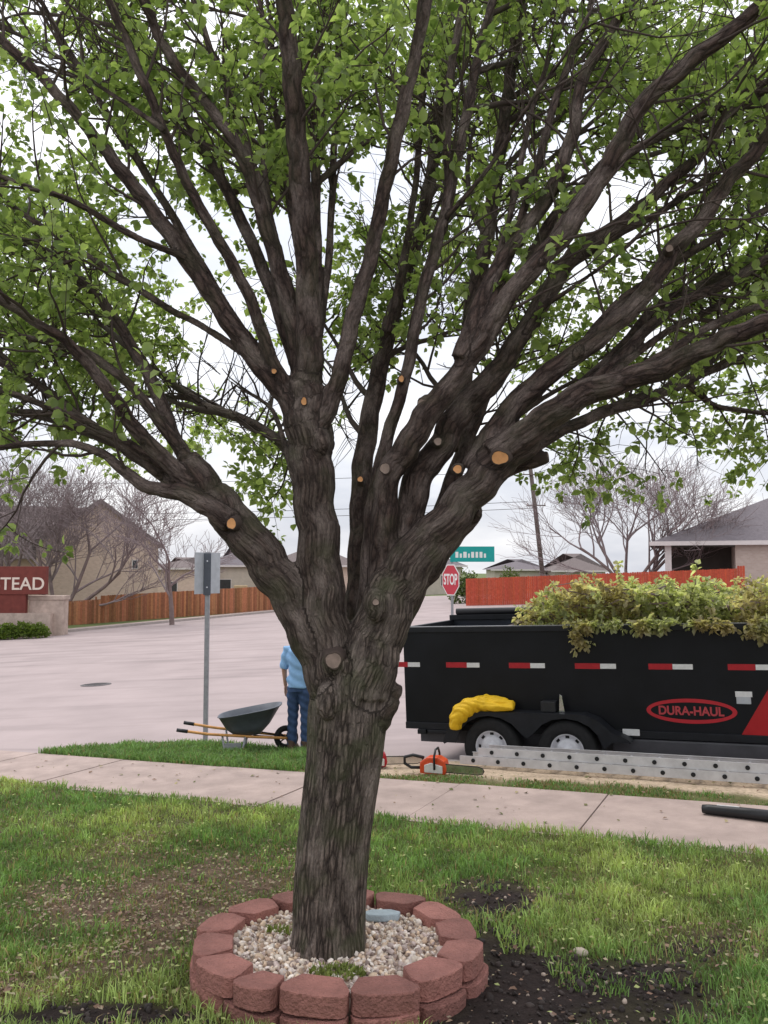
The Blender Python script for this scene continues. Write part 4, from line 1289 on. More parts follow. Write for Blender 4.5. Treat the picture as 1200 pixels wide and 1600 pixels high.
MB().box(X0 + .041, X1 - .041, BY0 + .041, BY1 - .041, ZB + .15, ZB + .2).build('bed_floor', 'bed_inside', trailer)
rail_ = MB().box(X0 - .01, X1, BY0 - .02, BY0 + .06, ZT - .069, ZT).build('top_rail', 'black_steel', trailer, bevel=.008)
MB().box(X0, X1 - .01, BY0 - .016, BY0 + .056, ZT + .0005, ZT + .009).build('rail_glint', 'rim_sheen', rail_)  # pale strip paints the sky's reflection on top of the black rail
MB().box(X0 - .01, X1, BY1 - .06, BY1 + .02, ZT, ZT + .08).build('top_rail', 'black_steel', trailer, bevel=.008)
MB().box(X0 - .012, X0 + .05, BY0 + .061, BY1 - .061, ZT - .078, ZT + .004).build('top_rail', 'black_steel', trailer, bevel=.008)
MB().tube([(X0 + .1, BY1 - .02, ZT + .128), (X1 - .05, BY1 - .02, ZT + .128)], .05, 12).build('tarp_roll', 'black_plastic', trailer, smooth=True)
MB().box(X0, X1, BY0 - .025, BY0 - .001, ZB - .002, ZB + .085).build('lower_rail', 'black_steel', trailer, bevel=.006)
# chassis
for y in (BY0 + .12, BY1 - .2):
    MB().box(X0 + .15, X1 + .3, y, y + .08, ZB - .19, ZB - .003).build('chassis_rail', 'frame_steel', trailer, bevel=.006)
MB().box(.98, X1 + .1, BY0 - .03, BY0 + .11, ZB - .19, ZB - .012).build('running_board', 'frame_steel', trailer, bevel=.02)
for x in (-1.2, -.1, 1.1, 2.2): MB().box(x, x + .07, BY0 + .2, BY1 - .2, ZB - .16, ZB - .03).build('cross_member', 'black_steel', trailer)
tongue = MB(); tongue.tube([(X1 + .2, .35, ZB - .1), (X1 + 1.5, 1.18, ZB - .1)], .06, 6); tongue.tube([(X1 + .2, 2.0, ZB - .1), (X1 + 1.5, 1.18, ZB - .1)], .06, 6)
tongue.box(X1 + 1.42, X1 + 1.75, 1.11, 1.25, ZB - .17, ZB - .02); tongue.tube([(X1 + 1.1, 1.18, 0), (X1 + 1.1, 1.18, ZB + .35)], .045, 8)
tongue.build('tongue', 'black_steel', trailer)
x, z = tloc(664, 1147, .2)
MB().box(x - .1, x + .02, .18, .28, z, ZB).build('tail_bracket', 'black_steel', trailer, bevel=.01)
MB().box(x + .03, -1.02, .2, .3, .47, ZB - .004).build('rear_step', 'black_steel', trailer, bevel=.01)
# fender
prof = [(-1.10, .41), (-1.05, .55), (-.93, .71), (-.80, .81), (.70, .81), (.86, .75), (1.02, .61), (1.18, .55), (1.24, .51)]
th = .018
cl = prof + [(x - (.02 if x > .6 else -.02 if x < -.7 else 0), z - th) for x, z in reversed(prof)]
MB().prism(cl, 1, -.03, BY0 - .03).build('fender', 'black_steel', trailer)
sk = [(-1.10, .41), (-1.05, .55), (-.93, .71), (-.80, .807), (.70, .807), (.86, .747), (1.02, .607), (1.18, .547), (1.24, .507), (1.02, .50)]
arc = lambda cx: [(cx + .44 * math.cos(a),   .40 + .36 * math.sin(a)) for a in np.linspace(.15, math.pi - .15, 9)]
MB().prism(sk + [(.92, .41)] + arc(.475)[1:-1] + [(0, .50)] + arc(-.475)[1:-1] + [(-.92, .41)], 1, -.032, -.02).build('fender_skirt', 'black_steel', trailer)
# wheels
RX90 = Matrix.Rotation(math.pi / 2, 4, 'X')
def wheel(x, y, side):
    w = empty('wheel'); w.parent = trailer; w.location = (x, y, .365)
    M = Matrix.Rotation(side * math.pi / 2, 4, 'X')   # axis along y, outer face towards side
    mb = MB(); mb.lathe([(.205, -.10), (.25, -.115), (.33, -.11), (.36, -.085), (.365, -.03), (.365, .03), (.36, .085), (.33, .11), (.25, .115), (.205, .10)], 40, M, closed=True)
    mb.build('tyre', 'rubber', w, smooth=True)
    rim = MB().lathe([(.204, -.10), (.212, .098), (.197, .10), (.185, .055), (.15, .045), (.135, .075), (.09, .085), (.06, .085), (.055, .12), (.03, .13)], 36, M).build('rim', 'rim_white', w, smooth=True)
    mb = MB()
    for k in range(8):
        a = k * math.pi / 4
        mb.add([M @ Vector((.163 * math.cos(a + d) + e * math.cos(a), .163 * math.sin(a + d) + e * math.sin(a), .0525 + dz)) for dz in (0, .003) for d, e in ((-.14, -.014), (.14, -.014), (.14, .016), (-.14, .016))],
               [(0, 1, 2, 3), (7, 6, 5, 4), (0, 4, 5, 1), (1, 5, 6, 2), (2, 6, 7, 3), (3, 7, 4, 0)])
    mb.build('rim_slots', 'plug_black', w)['kind'] = 'stuff'
for x in (-.475, .475):
    wheel(x, .115, 1); wheel(x, 2.25, -1)
for x in (-.475, .475):
    MB().tube([(x, .2, .365), (x, 2.15, .365)], .04, 8).build('axle', 'black_steel', trailer)
# reflective tape
for k, (pa, pb, pc) in enumerate(((602, 637, 656), (697, 729, 749), (795, 828, 851), (898, 937, 962), (1013, 1050, 1082), (1137, 1180, 1222), (1268, 1312, 1355))):
    yl = BY0 - .003
    xa, z0 = tloc(pa, 1038 + k * .9, yl); xb, _ = tloc(pb, 1038, yl); xc, _ = tloc(pc, 1038, yl)
    xc = min(xc, X1)
    MB().box(xa, xb, yl, BY0 - .0005, z0 - .034, z0 + .034).build('red_tape', 'tape_red', trailer)
    MB().box(xb + .002, xc, yl, BY0 - .0005, z0 - .030, z0 + .030).build('white_tape', 'tape_white', trailer)
# oval badge
xa, z0 = tloc(1010, 1111, BY0); xb, _ = tloc(1152, 1112, BY0); _, zt = tloc(1080, 1092, BY0); _, zb = tloc(1080, 1131, BY0)
cx, cz, rx, rz = (xa + xb) / 2, (zt + zb) / 2, (xb - xa) / 2, (zt - zb) / 2
def oval(rx, rz, n=48): return [(cx + rx * math.cos(2 * math.pi * k / n) * (1), cz + rz * math.sin(2 * math.pi * k / n)) for k in range(n)]
def ring_prism(o, i, y0, y1, name, m, par):
    n = len(o); vs = [(p[0], y, p[1]) for y in (y0, y1) for p in o] + [(p[0], y, p[1]) for y in (y0, y1) for p in i]
    fs = []
    for k in range(n):
        k2 = (k + 1) % n
        fs += [(k, k2, 2 * n + k2, 2 * n + k), (k, n + k, n + k2, k2), (2 * n + k, 2 * n + k2, 3 * n + k2, 3 * n + k)]
    return MB().add(vs, fs).build(name, m, par)
badge = MB().prism(oval(rx, rz), 1, BY0 - .004, BY0 - .0005).build('badge', 'black_paint', trailer)
ring_prism(oval(rx, rz), oval(rx * .90, rz * .70), BY0 - .0065, BY0 - .0042, 'badge_ring', 'logo_red', badge)
text_mesh('badge_lettering', 'DURA-HAUL', rz * .98, 'logo_text', badge, Matrix.Translation((cx, BY0 - .0062, cz - rz * .02)) @ RX90, .0015, width=rx * 1.44, bold=.004)
# red decal with a slanted edge, white plates, latch
xa, z1 = tloc(1160, 1164, BY0); xb, z2 = tloc(1200, 1078, BY0)
MB().prism([(xa, ZB + .086), (xb, z2), (X1 - .3, z2 + .5), (X1 - .05, z2 + .5), (X1 - .05, ZB + .086)], 1, BY0 - .004, BY0 - .0005).build('red_decal', 'decal_red', trailer)
for (pa, pb, y0, y1, m) in ((1149, 1175, 1081, 1089, 'tape_white'), (1151, 1173, 1089.5, 1100, 'sign_back'), (973, 999, 1140, 1149, 'tape_white')):
    yl = BY0 - .04 if y0 > 1120 else BY0
    xa, za = tloc(pa, y1, yl); xb, zb_ = tloc(pb, y0, yl)
    MB().box(xa, xb, yl - .012, yl - .0007, za, zb_).build('plate', m, trailer, bevel=.003)
xa, za = tloc(846, 1112, .1); xb, zb_ = tloc(868, 1096, .1)
MB().box(xa, xb, .06, .2, .812, zb_).build('control_box', 'black_plastic', trailer, bevel=.01)
xa, za = tloc(873, 1112, .1)
mb = MB(); mb.prism([(xa, .81), (xa + .07, .81), (xa + .065, .85), (xa + .045, 1.01), (xa + .02, 1.03), (xa + .012, .95)], 1, .10, .125)
mb.build('latch', 'chrome', trailer, bevel=.004)

# yellow rain jacket thrown over the fender
mb = MB()
def jpt(px, py, y): 
    x, z = tloc(px, py, .06); return (x, y, z)
mb.tube([jpt(716, 1136, -.045), jpt(717, 1124, -.05), jpt(724, 1112, -.04), jpt(734, 1104, .0), jpt(750, 1101, .05), jpt(775, 1102, .08), jpt(801, 1103, .09)], [.065, .095, .115, .115, .10, .08, .06], 16)
mb.tube([jpt(722, 1118, .02), jpt(732, 1104, .1), jpt(760, 1098, .14), jpt(790, 1099, .13)], [.07, .10, .09, .05], 16)
mb.tube([jpt(728, 1102, -.03), jpt(748, 1098, -.035), jpt(780, 1104, -.03), jpt(803, 1106, .0)], [.05, .06, .045, .025], 12)
me = remesh(mb, .012, 6)
for v_ in me.vertices:
    c = v_.co; f = math.sin((c.x * .8 + c.z) * 48 + 2.5 * math.sin(c.x * 11)) * .0055 + math.sin(c.x * 24 - c.z * 22) * .004 + abs(math.sin(c.y * 52 + c.z * 34 + 1.5 * math.sin(c.x * 9))) * .014 - .006
    v_.co = c + v_.normal * f
o = mesh_obj('yellow_jacket', me, 'yellow_cloth')
o.matrix_world = trailer.matrix_basis
tag(o, 'bright yellow rain jacket draped over the black trailer fender', 'jacket')

# heap of cut branches in the trailer
n = 2600
hx0, _ = tloc(826, 950, 1.0)
xs = hx0 + (X1 - .1 - hx0) * RNG.rand(n); ys = .32 + 1.6 * RNG.rand(n)
top = 1.77 + .36 * np.clip((xs - hx0) / .35, 0.12, 1) + .52 * (fbm(xs, ys, 2.6, 70, 3) - .45)
zs = top - .30 * RNG.rand(n) ** 2 + np.where(RNG.rand(n) < .12, .16 * RNG.rand(n), 0)
P = np.stack([xs, ys, zs], -1)
hang = []                                           # sprays hanging over the near side
for px, dz, cnt in ((905, .34, 55), (925, .10, 30), (1000, .14, 40), (1015, .12, 40), (1040, .12, 30), (1090, .1, 30), (1130, .12, 30), (1185, .24, 55), (1198, .20, 40), (960, .1, 20)):
    x, _ = tloc(px, 985, .2)
    q = RNG.rand(cnt)
    hang.append(np.stack([x + .06 * RNG.randn(cnt), .215 - .04 * RNG.rand(cnt), ZT + .05 - dz * q], -1))
P = np.concatenate([P] + hang)
sprig = []
for k in range(110):
    x = random.uniform(hx0, X1 - .2); y = random.uniform(.3, 1.8); i_ = np.argmin((P[:n, 0] - x) ** 2 + (P[:n, 1] - y) ** 2)
    b_ = P[i_]; d_ = np.array([random.gauss(0, .8), random.gauss(-.3, .5), random.uniform(.05, .8)]); d_ /= np.linalg.norm(d_)
    Ls = random.uniform(.15, .42); sprig.append((b_, d_, Ls))
    P = np.concatenate([P, [b_ + d_ * Ls * f + RNG.randn(3) * .012 for f in np.linspace(.25, 1, 6)]])
D = RNG.randn(len(P), 3); D[:, 2] -= .3; D /= np.linalg.norm(D, axis=1)[:, None]
brush = leaves(P, D, 5, .066, 'brush_pile', None, (.25, .28, .14), (.68, .67, .42))
cc = np.empty(len(brush.data.vertices) * 4, np.float32); brush.data.attributes['col'].data.foreach_get('color', cc); cc = cc.reshape(-1, 4)
pv = np.empty(len(brush.data.vertices) * 3, np.float32); brush.data.vertices.foreach_get('co', pv); pv = pv.reshape(-1, 3)
brown = fbm(pv[:, 0], pv[:, 1] + pv[:, 2], 2.6, 71, 3)
mixv = np.clip((brown - .44) * 6, 0, 1)[:, None]
cc[:, :3] = cc[:, :3] * (1 - .75 * mixv) + np.array([.46, .36, .23]) * (.7 + .6 * RNG.rand(len(cc), 1)) * .75 * mixv
brush.data.attributes['col'].data.foreach_set('color', cc.ravel())
tag(brush, 'heap of cut leafy branches piled in the black trailer', 'brush', kind='stuff')
brush.matrix_world = trailer.matrix_basis
mb = MB()
for b_, d_, Ls in sprig: mb.tube([Vector(b_ - d_ * .1), Vector(b_ + d_ * Ls)], [.006, .003], 4)
for k in range(260):
    x = random.uniform(hx0 + .1, X1 - .2); y = random.uniform(.35, 1.9)
    i_ = np.argmin((P[:n, 0] - x) ** 2 + (P[:n, 1] - y) ** 2); z = P[i_, 2] - .05
    a = random.uniform(0, math.pi); L = random.uniform(.2, .7); e = random.uniform(-.25, .25)
    p0 = Vector((x - math.cos(a) * L / 2, y - math.sin(a) * L / 4, z - e * L)); p1 = Vector((x + math.cos(a) * L / 2, y + math.sin(a) * L / 4, z + e * L + .03))
    for q in (p0, p1):
        q.x = min(max(q.x, hx0 - .15), X1 - .08); q.y = min(max(q.y, .32), 2.0)
    r = random.choice((.004, .006, .009, .014))
    mb.tube([p0, (p0 + p1) / 2 + Vector((0, 0, .03)), p1], [r, r * .9, r * .6], 5)
o = mb.build('cut_branches', 'bare_bark', brush); o['kind'] = 'stuff'

# ------------------------------------------------------------------ things on the kerbside strip
def frame_on(s0, t0, s1, t1, lift=.0, fn=yard_z):
    x0, y0 = xy(s0, t0); x1, y1 = xy(s1, t1)
    p0 = Vector((x0, y0, float(fn(x0, y0)))); p1 = Vector((x1, y1, float(fn(x1, y1))))
    X = (p1 - p0).normalized(); Y = Vector((-X.y, X.x, 0)).normalized()
    q = p0 + Y * .4; Y = (Vector((q.x, q.y, float(fn(q.x, q.y)))) - p0).normalized()
    Z = X.cross(Y).normalized(); Y = Z.cross(X)
    return p0 + Z * lift, Matrix((X, Y, Z)).transposed()
p0, Rm = frame_on(-3.42, 9.44, .6, 9.30, .045)
ladder = empty('extension_ladder', p0, label='long aluminium extension ladder lying on the dirt beside the trailer', cat='ladder')
ladder.rotation_euler = Rm.to_euler()
LL = 5.2
for sec, (xo, z0, y0, y1) in enumerate(((0, 0, 0, .44), (.22, .098, .03, .41))):
    for y, sgn in ((y0, 1), (y1, -1)):
        mb = MB(); a, b = xo, xo + LL - .3
        mb.box(a, b, y if sgn > 0 else y - .006, y + .006 if sgn > 0 else y, z0, z0 + .092)
        for zz in (z0, z0 + .086): mb.box(a, b, y + .0062 if sgn > 0 else y - .03, y + .03 if sgn > 0 else y - .0062, zz, zz + .006)
        mb.build('rail', 'aluminium', ladder)
    for k in range(16):
        x = xo + .17 + k * .305
        mb = MB(); mb.tube([(x, y0 + .0065, z0 + .046), (x, y1 - .0065, z0 + .046)], .016, 8)
        mb.cur = 1
        mb.tube([(x, y0 - .008, z0 + .046), (x, y0 - .0005, z0 + .046)], .024, 10); mb.tube([(x, y1 + .0005, z0 + .046), (x, y1 + .008, z0 + .046)], .024, 10)
        mb.build('rung', ['aluminium', 'plug_black'], ladder)

def chainsaw(px, py, rz, body, label):
    p = on_ground(px, py, yard_z)
    c = empty('chainsaw', p + Vector((0, 0, .015)), rz, label, 'chainsaw')
    mb = MB(); mb.prism([(-.16, 0), (.13, 0), (.15, .06), (.13, .15), (.05, .19), (-.08, .18), (-.16, .12)], 1, -.08, .08); mb.build('engine_housing', body, c, bevel=.02)
    mb = MB(); mb.prism([(-.10, .02), (.11, .02), (.11, .10), (-.02, .13), (-.10, .10)], 1, -.10, -.081); mb.build('side_cover', 'white_plastic', c, bevel=.008)
    mb = MB(); mb.tube([(-.14, 0, .05), (-.28, 0, .04), (-.36, 0, .08), (-.36, 0, .15), (-.26, 0, .18), (-.13, 0, .16)], .018, 8); mb.build('rear_handle', 'black_plastic', c, smooth=True)
    mb = MB(); mb.tube([(.02, -.10, .06), (.02, -.11, .2), (.02, -.05, .27), (.02, .05, .27), (.02, .11, .2), (.02, .10, .06)], .013, 8); mb.build('front_handle', 'black_plastic', c, smooth=True)
    bar = MB(); bar.prism([(.13, .035), (.50, .035), (.55, .05), (.565, .075), (.55, .10), (.50, .115), (.13, .115)], 1, -.058, -.052); b = bar.build('guide_bar', 'chrome', c)
    ch = MB(); ch.tube([(.13, -.055, .031), (.50, -.055, .031), (.555, -.055, .046), (.571, -.055, .075), (.555, -.055, .104), (.50, -.055, .119), (.13, -.055, .119)], .006, 6); ch.build('chain', 'plug_black', b)
    return c
chainsaw(680, 1210, -.35, 'orange_plastic', 'orange and white chainsaw lying on the grass by the sidewalk')
chainsaw(585, 1199, .1, 'logo_red', 'red and white chainsaw half hidden behind the tree trunk')

p = on_ground(1098, 1273, yard_z); q = on_ground(1192, 1284, yard_z)
tube = empty('blower_tube', p, label='black blower tube with a grey collar lying at the sidewalk edge', cat='tube')
d = q - p; d.normalize()
mb = MB(); mb.tube([Vector((0, 0, .05)), d * .06 + Vector((0, 0, .052)), d * .35 + Vector((0, 0, .054)), d * .64 + Vector((0, 0, .052))], [.036, .042, .046, .05], 16); mb.build('nozzle', 'black_plastic', tube, smooth=True)
mb = MB(); mb.tube([d * .641 + Vector((0, 0, .053)), d * .72 + Vector((0, 0, .053))], [.056, .056], 16); mb.build('collar', 'galvanised', tube, smooth=True)
mb = MB(); mb.tube([d * .12 + Vector((0, 0, .094)), d * .30 + Vector((0, 0, .098))], [.006, .006], 6); mb.build('label_strip', 'tape_white', tube)
# leafy sprig beside it
P = np.array([[*(p + d * .78 + Vector((random.gauss(0, .07), random.gauss(0, .05), random.uniform(.03, .12))))] for _ in range(26)])
o = leaves(P, RNG.randn(26, 3), 3, .05, 'cut_sprig', None, (.20, .20, .07), (.45, .40, .16)); tag(o, 'dry leafy sprig on the sidewalk behind the black tube', 'sprig', kind='stuff')

# ------------------------------------------------------------------ wheelbarrow
x, y = xy(-6.62, 9.72)
wb = empty('wheelbarrow', (x, y, float(yard_z(x, y)) + .01), .06, 'grey wheelbarrow with wooden handles standing on the kerbside grass', 'wheelbarrow')
wb.scale = (.9, .9, .9)
def loft(rings, name, m, parent, **k):
    mb = MB(); n = len(rings[0])
    vs = [p for r in rings for p in r]
    fs = [(i * n + k_, i * n + (k_ + 1) % n, (i + 1) * n + (k_ + 1) % n, (i + 1) * n + k_) for i in range(len(rings) - 1) for k_ in range(n)]
    fs.append(tuple(range(n - 1, -1, -1))); fs.append(tuple((len(rings) - 1) * n + k_ for k_ in range(n)))
    return mb.add(vs, fs).build(name, m, parent, **k)
def rr(cx, hx, hy, zl, zr, n=28, e=3.2):
    out = []
    for k in range(n):
        a = 2 * math.pi * k / n; c, s = math.cos(a), math.sin(a)
        x = cx + hx * math.copysign(abs(c) ** (2 / e), c); y = hy * math.copysign(abs(s) ** (2 / e), s)
        out.append((x, y, zl + (zr - zl) * (x - cx + hx) / (2 * hx)))
    return out
outer = [rr(.02, .20, .18, .245, .265), rr(.03, .33, .26, .33, .42), rr(.05, .47, .335, .515, .69), rr(.05, .485, .35, .515, .69)]
inner = [rr(.05, .485, .35, .525, .70), rr(.05, .46, .325, .525, .70), rr(.03, .315, .245, .345, .43), rr(.02, .19, .17, .262, .28)]
loft(outer + inner, 'tray', 'tray', wb, smooth=True)
for s in (-1, 1):
    mb = MB(); pts_ = [(-.98, s * .30, .37), (-.55, s * .27, .30), (.1, s * .17, .235), (.66, s * .085, .19)]
    mb.tube(pts_, .021, 8); mb.build('handle', 'ash_wood', wb, smooth=True)
    mb = MB(); mb.tube([(-1.0, s * .302, .373), (-.84, s * .291, .347)], .027, 10); mb.build('grip', 'black_plastic', wb, smooth=True)
    mb = MB(); mb.tube([(-.34, s * .22, .27), (-.30, s * .22, .02), (-.27, s * .22, .0), (-.08, s * .22, .0), (-.04, s * .22, .02), (.0, s * .20, .24)], .016, 8); mb.build('leg', 'galvanised', wb, smooth=True)
    mb = MB(); mb.tube([(.12, s * .17, .255), (.56, s * .06, .20)], .012, 6); mb.build('wheel_brace', 'black_steel', wb)
MB().box(-.30, -.06, -.225, -.205, .03, .15).build('leg_plate', 'galvanised', wb)
wh = empty('wheel'); wh.parent = wb; wh.location = (.60, 0, .185)
MB().lathe([(.115, -.035), (.15, -.045), (.18, -.025), (.186, 0), (.18, .025), (.15, .045), (.115, .035)], 28, RX90, closed=True).build('tyre', 'rubber', wh, smooth=True)
mb = MB(); mb.lathe([(.118, -.02), (.118, .02), (.10, .02), (.10, -.02)], 28, RX90, closed=True)
for k in range(5):
    a = k * 2 * math.pi / 5; mb.tube([(.02 * math.cos(a), 0, .02 * math.sin(a)), (.11 * math.cos(a), 0, .11 * math.sin(a))], .012, 6)
mb.tube([(0, -.09, 0), (0, .09, 0)], .014, 8); mb.build('rim', 'black_steel', wh)

# ------------------------------------------------------------------ person beside the wheelbarrow
x, y = xy(-5.93, 9.96)
person = empty('person', (x, y, float(yard_z(x, y)) + .01), -.35, 'person in light blue shirt and jeans standing beside the wheelbarrow', 'person')
mb = MB()                                           # body: head, neck, trunk, arms with hands, legs
mb.ellipsoid((0, .012, 1.615), (.076, .098, .118)); mb.ellipsoid((0, .045, 1.55), (.058, .062, .06)); mb.ellipsoid((0, .108, 1.60), (.014, .022, .026)); mb.ellipsoid((0, .10, 1.548), (.026, .012, .010))
for s in (-1, 1):
    mb.ellipsoid((s * .078, .0, 1.60), (.013, .022, .034)); mb.ellipsoid((s * .032, .095, 1.635), (.016, .012, .009))
mb.tube([(0, -.01, 1.40), (0, -.005, 1.46), (0, .01, 1.55)], [.065, .055, .056], 12)
mb.tube([(0, 0, .92), (0, 0, 1.1), (0, -.01, 1.3), (0, -.01, 1.42)], [.12, .11, .12, .07], 12)
for s in (-1, 1):
    mb.tube([(s * .10, -.01, 1.38), (s * .175, -.01, 1.37), (s * .225, -.02, 1.12), (s * .235, .04, .90), (s * .235, .05, .86)], [.05, .05, .04, .027, .024], 10)
    mb.tube([(s * .085, 0, .93), (s * .095, 0, .5), (s * .10, -.01, .10)], [.075, .05, .036], 10); mb.tube([(s * .10, -.03, .05), (s * .11, .12, .035)], [.036, .03], 8)
    mb.ellipsoid((s * .235, .055, .825), (.017, .040, .048))
    for k in range(4):
        yy = .025 + k * .020; l = (.060, .075, .080, .068)[k]
        mb.tube([(s * .236, yy, .80), (s * .236, yy + .004, .80 - l * .55), (s * .225, yy + .006, .785 - l)], [.0095, .009, .008], 7)
    mb.tube([(s * .232, .085, .84), (s * .222, .11, .815), (s * .215, .118, .785)], [.011, .010, .009], 7)
mesh_obj('body', remesh(mb, .007, 2), 'skin', person)
mb = MB()
mb.tube([(0, 0, .86), (0, 0, .97), (0, 0, 1.1), (0, -.005, 1.25), (0, -.01, 1.36), (0, -.01, 1.425)], [.155, .15, .145, .155, .145, .075], 16)
for s in (-1, 1):
    mb.ellipsoid((s * .07, 0, 1.26), (.12, .125, .17)); mb.ellipsoid((s * .06, 0, .95), (.125, .125, .11))
    mb.tube([(s * .08, -.01, 1.37), (s * .18, -.01, 1.365), (s * .215, -.018, 1.22), (s * .226, -.02, 1.10)], [.07, .068, .062, .060], 12)
shirt_me = remesh(mb, .012, 3)
for v_ in shirt_me.vertices:
    c = v_.co; v_.co = c + v_.normal * .006 * math.sin(c.z * 46 + c.x * 22 + 3 * math.sin(c.y * 14))
mesh_obj('shirt', shirt_me, 'shirt', person)
mb = MB(); mb.tube([(0, 0, .80), (0, 0, .86), (0, 0, .90)], [.135, .13, .12], 16)
for s in (-1, 1):
    mb.tube([(s * .07, 0, .87), (s * .09, .005, .75), (s * .096, .01, .50), (s * .10, -.005, .26), (s * .102, -.01, .08)], [.10, .096, .075, .068, .066], 12); mb.ellipsoid((s * .055, -.045, .85), (.08, .075, .08))
jm = remesh(mb, .012, 3)
for v_ in jm.vertices:
    c = v_.co; v_.co = c + v_.normal * .005 * math.sin(c.z * 60 + c.x * 30)
mesh_obj('jeans', jm, 'denim', person)
for s in (-1, 1):
    mb = MB(); mb.tube([(s * .102, -.02, .15), (s * .102, -.02, .04)], [.058, .062], 12); mb.ellipsoid((s * .108, .05, .045), (.05, .13, .045)); mb.box(s * .106 - .045, s * .106 + .045, -.07, .16, .0, .03)
    mesh_obj('boot', remesh(mb, .009, 2), 'boot', person)
mb = MB(); mb.ellipsoid((0, -.008, 1.645), (.084, .104, .105)); mb.ellipsoid((0, -.05, 1.60), (.075, .06, .08))
hm = remesh(mb, .010, 2)
bm = bmesh.new(); bm.from_mesh(hm)
bmesh.ops.delete(bm, geom=[v_ for v_ in bm.verts if v_.co.y > .05 and v_.co.z < 1.69], context='VERTS'); bm.to_mesh(hm); bm.free()
mesh_obj('hair', hm, 'hair', person)

# ------------------------------------------------------------------ signs
p = on_ground(321, 1156, yard_z)
sp = empty('sign_post', p, .0, 'tall grey sign post beside the wheelbarrow seen from behind', 'sign')
MB().box(-.034, .034, -.03, .03, -.2, 2.84).build('post', 'galvanised', sp, bevel=.006)
M = Matrix.Rotation(1.12, 4, 'Z')
MB().box(-.31, .31, -.003, .003, 2.20, 2.83, M=Matrix.Translation((-.015, .05, 0)) @ M).build('sign_panel', 'sign_back', sp)
MB().box(-.055, .055, -.046, -.031, 2.18, 2.82).build('mounting_plate', 'sign_dark', sp, bevel=.004)
for z in (2.3, 2.7): MB().tube([(0, -.052, z), (0, -.0465, z)], .012, 8).build('bolt', 'chrome', sp)

t_ = 18.9; a = (706 - 600) / 1300.0; z_ = t_ / (NY + NX * a); x_ = a * z_
g = float(road_z(x_, z_)) + .12
stop = empty('stop_sign', (x_, z_, g), label='red octagonal stop sign with a teal street name blade above it', cat='sign')
MB().box(-.03, .03, -.03, .03, -.2, 3.32).build('post', 'galvanised', stop)
cz = 1.6 + (890 - 906) * z_ / 1300 - g
yaw = Matrix.Rotation(-1.08, 4, 'Z')
def octo(r): return [(r * math.cos(math.pi / 8 + k * math.pi / 4), r * math.sin(math.pi / 8 + k * math.pi / 4) + cz) for k in range(8)]
def yawed(o):
    o.data.transform(Matrix.Translation((0, 0, 0)) @ yaw); return o
face = yawed(MB().prism(octo(.40), 1, -.042, -.036).build('stop_face', 'sign_white', stop))
yawed(MB().prism(octo(.375), 1, -.0445, -.0422).build('red_field', 'stop_red', face))
text_mesh('lettering', 'STOP', .36, 'sign_white', face, yaw @ Matrix.Translation((0, -.046, cz)) @ RX90, .001, width=.60, bold=.008)
z0, z1 = 1.6 + (890 - 878) * z_ / 1300 - g, 1.6 + (890 - 854) * z_ / 1300 - g
blade = MB().box(-.05, 1.02, -.05, -.044, z0, z1).build('street_name_blade', 'sign_teal', stop, bevel=.0)
mb = MB(); xx = .08
for w in (.07, .05, .08, .04, .07, .06, .07, .05):
    mb.box(xx, xx + w, -.0525, -.0505, z0 + .10, z0 + (.24 if w > .05 else .20)); xx += w + .035
mb.build('lettering', 'sign_white', blade)

# ------------------------------------------------------------------ fences
def fence(name, p, q, h, m, label, step=.145, drop=None):
    p = Vector(p); q = Vector(q); L = (q - p).length; d = (q - p).normalized(); nrm = Vector((-d.y, d.x, 0)).normalized()
    if nrm.y < 0: nrm = -nrm                          # boards on the street side, frame behind
    fr = empty(name, p, label=label, cat='fence')
    mb = MB(); k = 0; a = 0.0
    while a < L:
        c = p + d * (a + step / 2); hh = h + random.uniform(-.015, .015) + (drop(a / L) if drop else 0)
        w = step * .47
        base = c.z - p.z
        pr = []
        for sx, sz in ((-w, -.05), (w, -.05), (w, hh - .03), (w - .03, hh), (-w + .03, hh), (-w, hh - .03)):
            pr.append((d.x * sx + (c.x - p.x), d.y * sx + (c.y - p.y), base + sz))
        off = nrm * random.uniform(0, .006)
        vs = [Vector(v_) + off for v_ in pr] + [Vector(v_) + off + nrm * .018 for v_ in pr]
        mb.add(vs, [(5, 4, 3, 2, 1, 0), (6, 7, 8, 9, 10, 11)] + [(i, (i + 1) % 6, 6 + (i + 1) % 6, 6 + i) for i in range(6)])
        a += step
    o = mb.build('boards', 'stained_board', fr); o['kind'] = 'stuff'
    nb_ = len(mb.v) // 12; base_c = np.array((.30, .125, .062) if m == 'cedar' else (.41, .075, .04))
    amp = .75 if m == 'cedar' else .22
    cb_ = base_c * (1 + amp * (RNG.rand(nb_, 1) - .5)) * (1 + .15 * (RNG.rand(nb_, 3) - .5))
    ca = o.data.attributes.new('col', 'FLOAT_COLOR', 'POINT'); ca.data.foreach_set('color', np.concatenate([np.repeat(cb_, 12, 0), np.ones((nb_ * 12, 1))], 1).astype(np.float32).ravel())
    for zr in (.35, 1.0, 1.6):
        a0, a1 = Vector((0, 0, zr)) + nrm * .06, (q - p) + Vector((0, 0, zr)) + nrm * .06
        MB().tube([a0, a1], .035, 4).build('rail', m, fr)
    a = .1
    while a < L:
        c = d * a + nrm * .12
        MB().box(c.x - .045, c.x + .045, c.y - .045, c.y + .045, c.z - .1, c.z + h - .05).build('post', m, fr); a += 2.4
    return fr
gz = lambda v_: Vector((v_.x, v_.y, float(road_z(v_.x, v_.y)) + .05))
F0 = gz(on_ground(96, 983, road_z) + nAB * .5); F1 = gz(on_ground(486, 951, road_z) + nAB * .5)
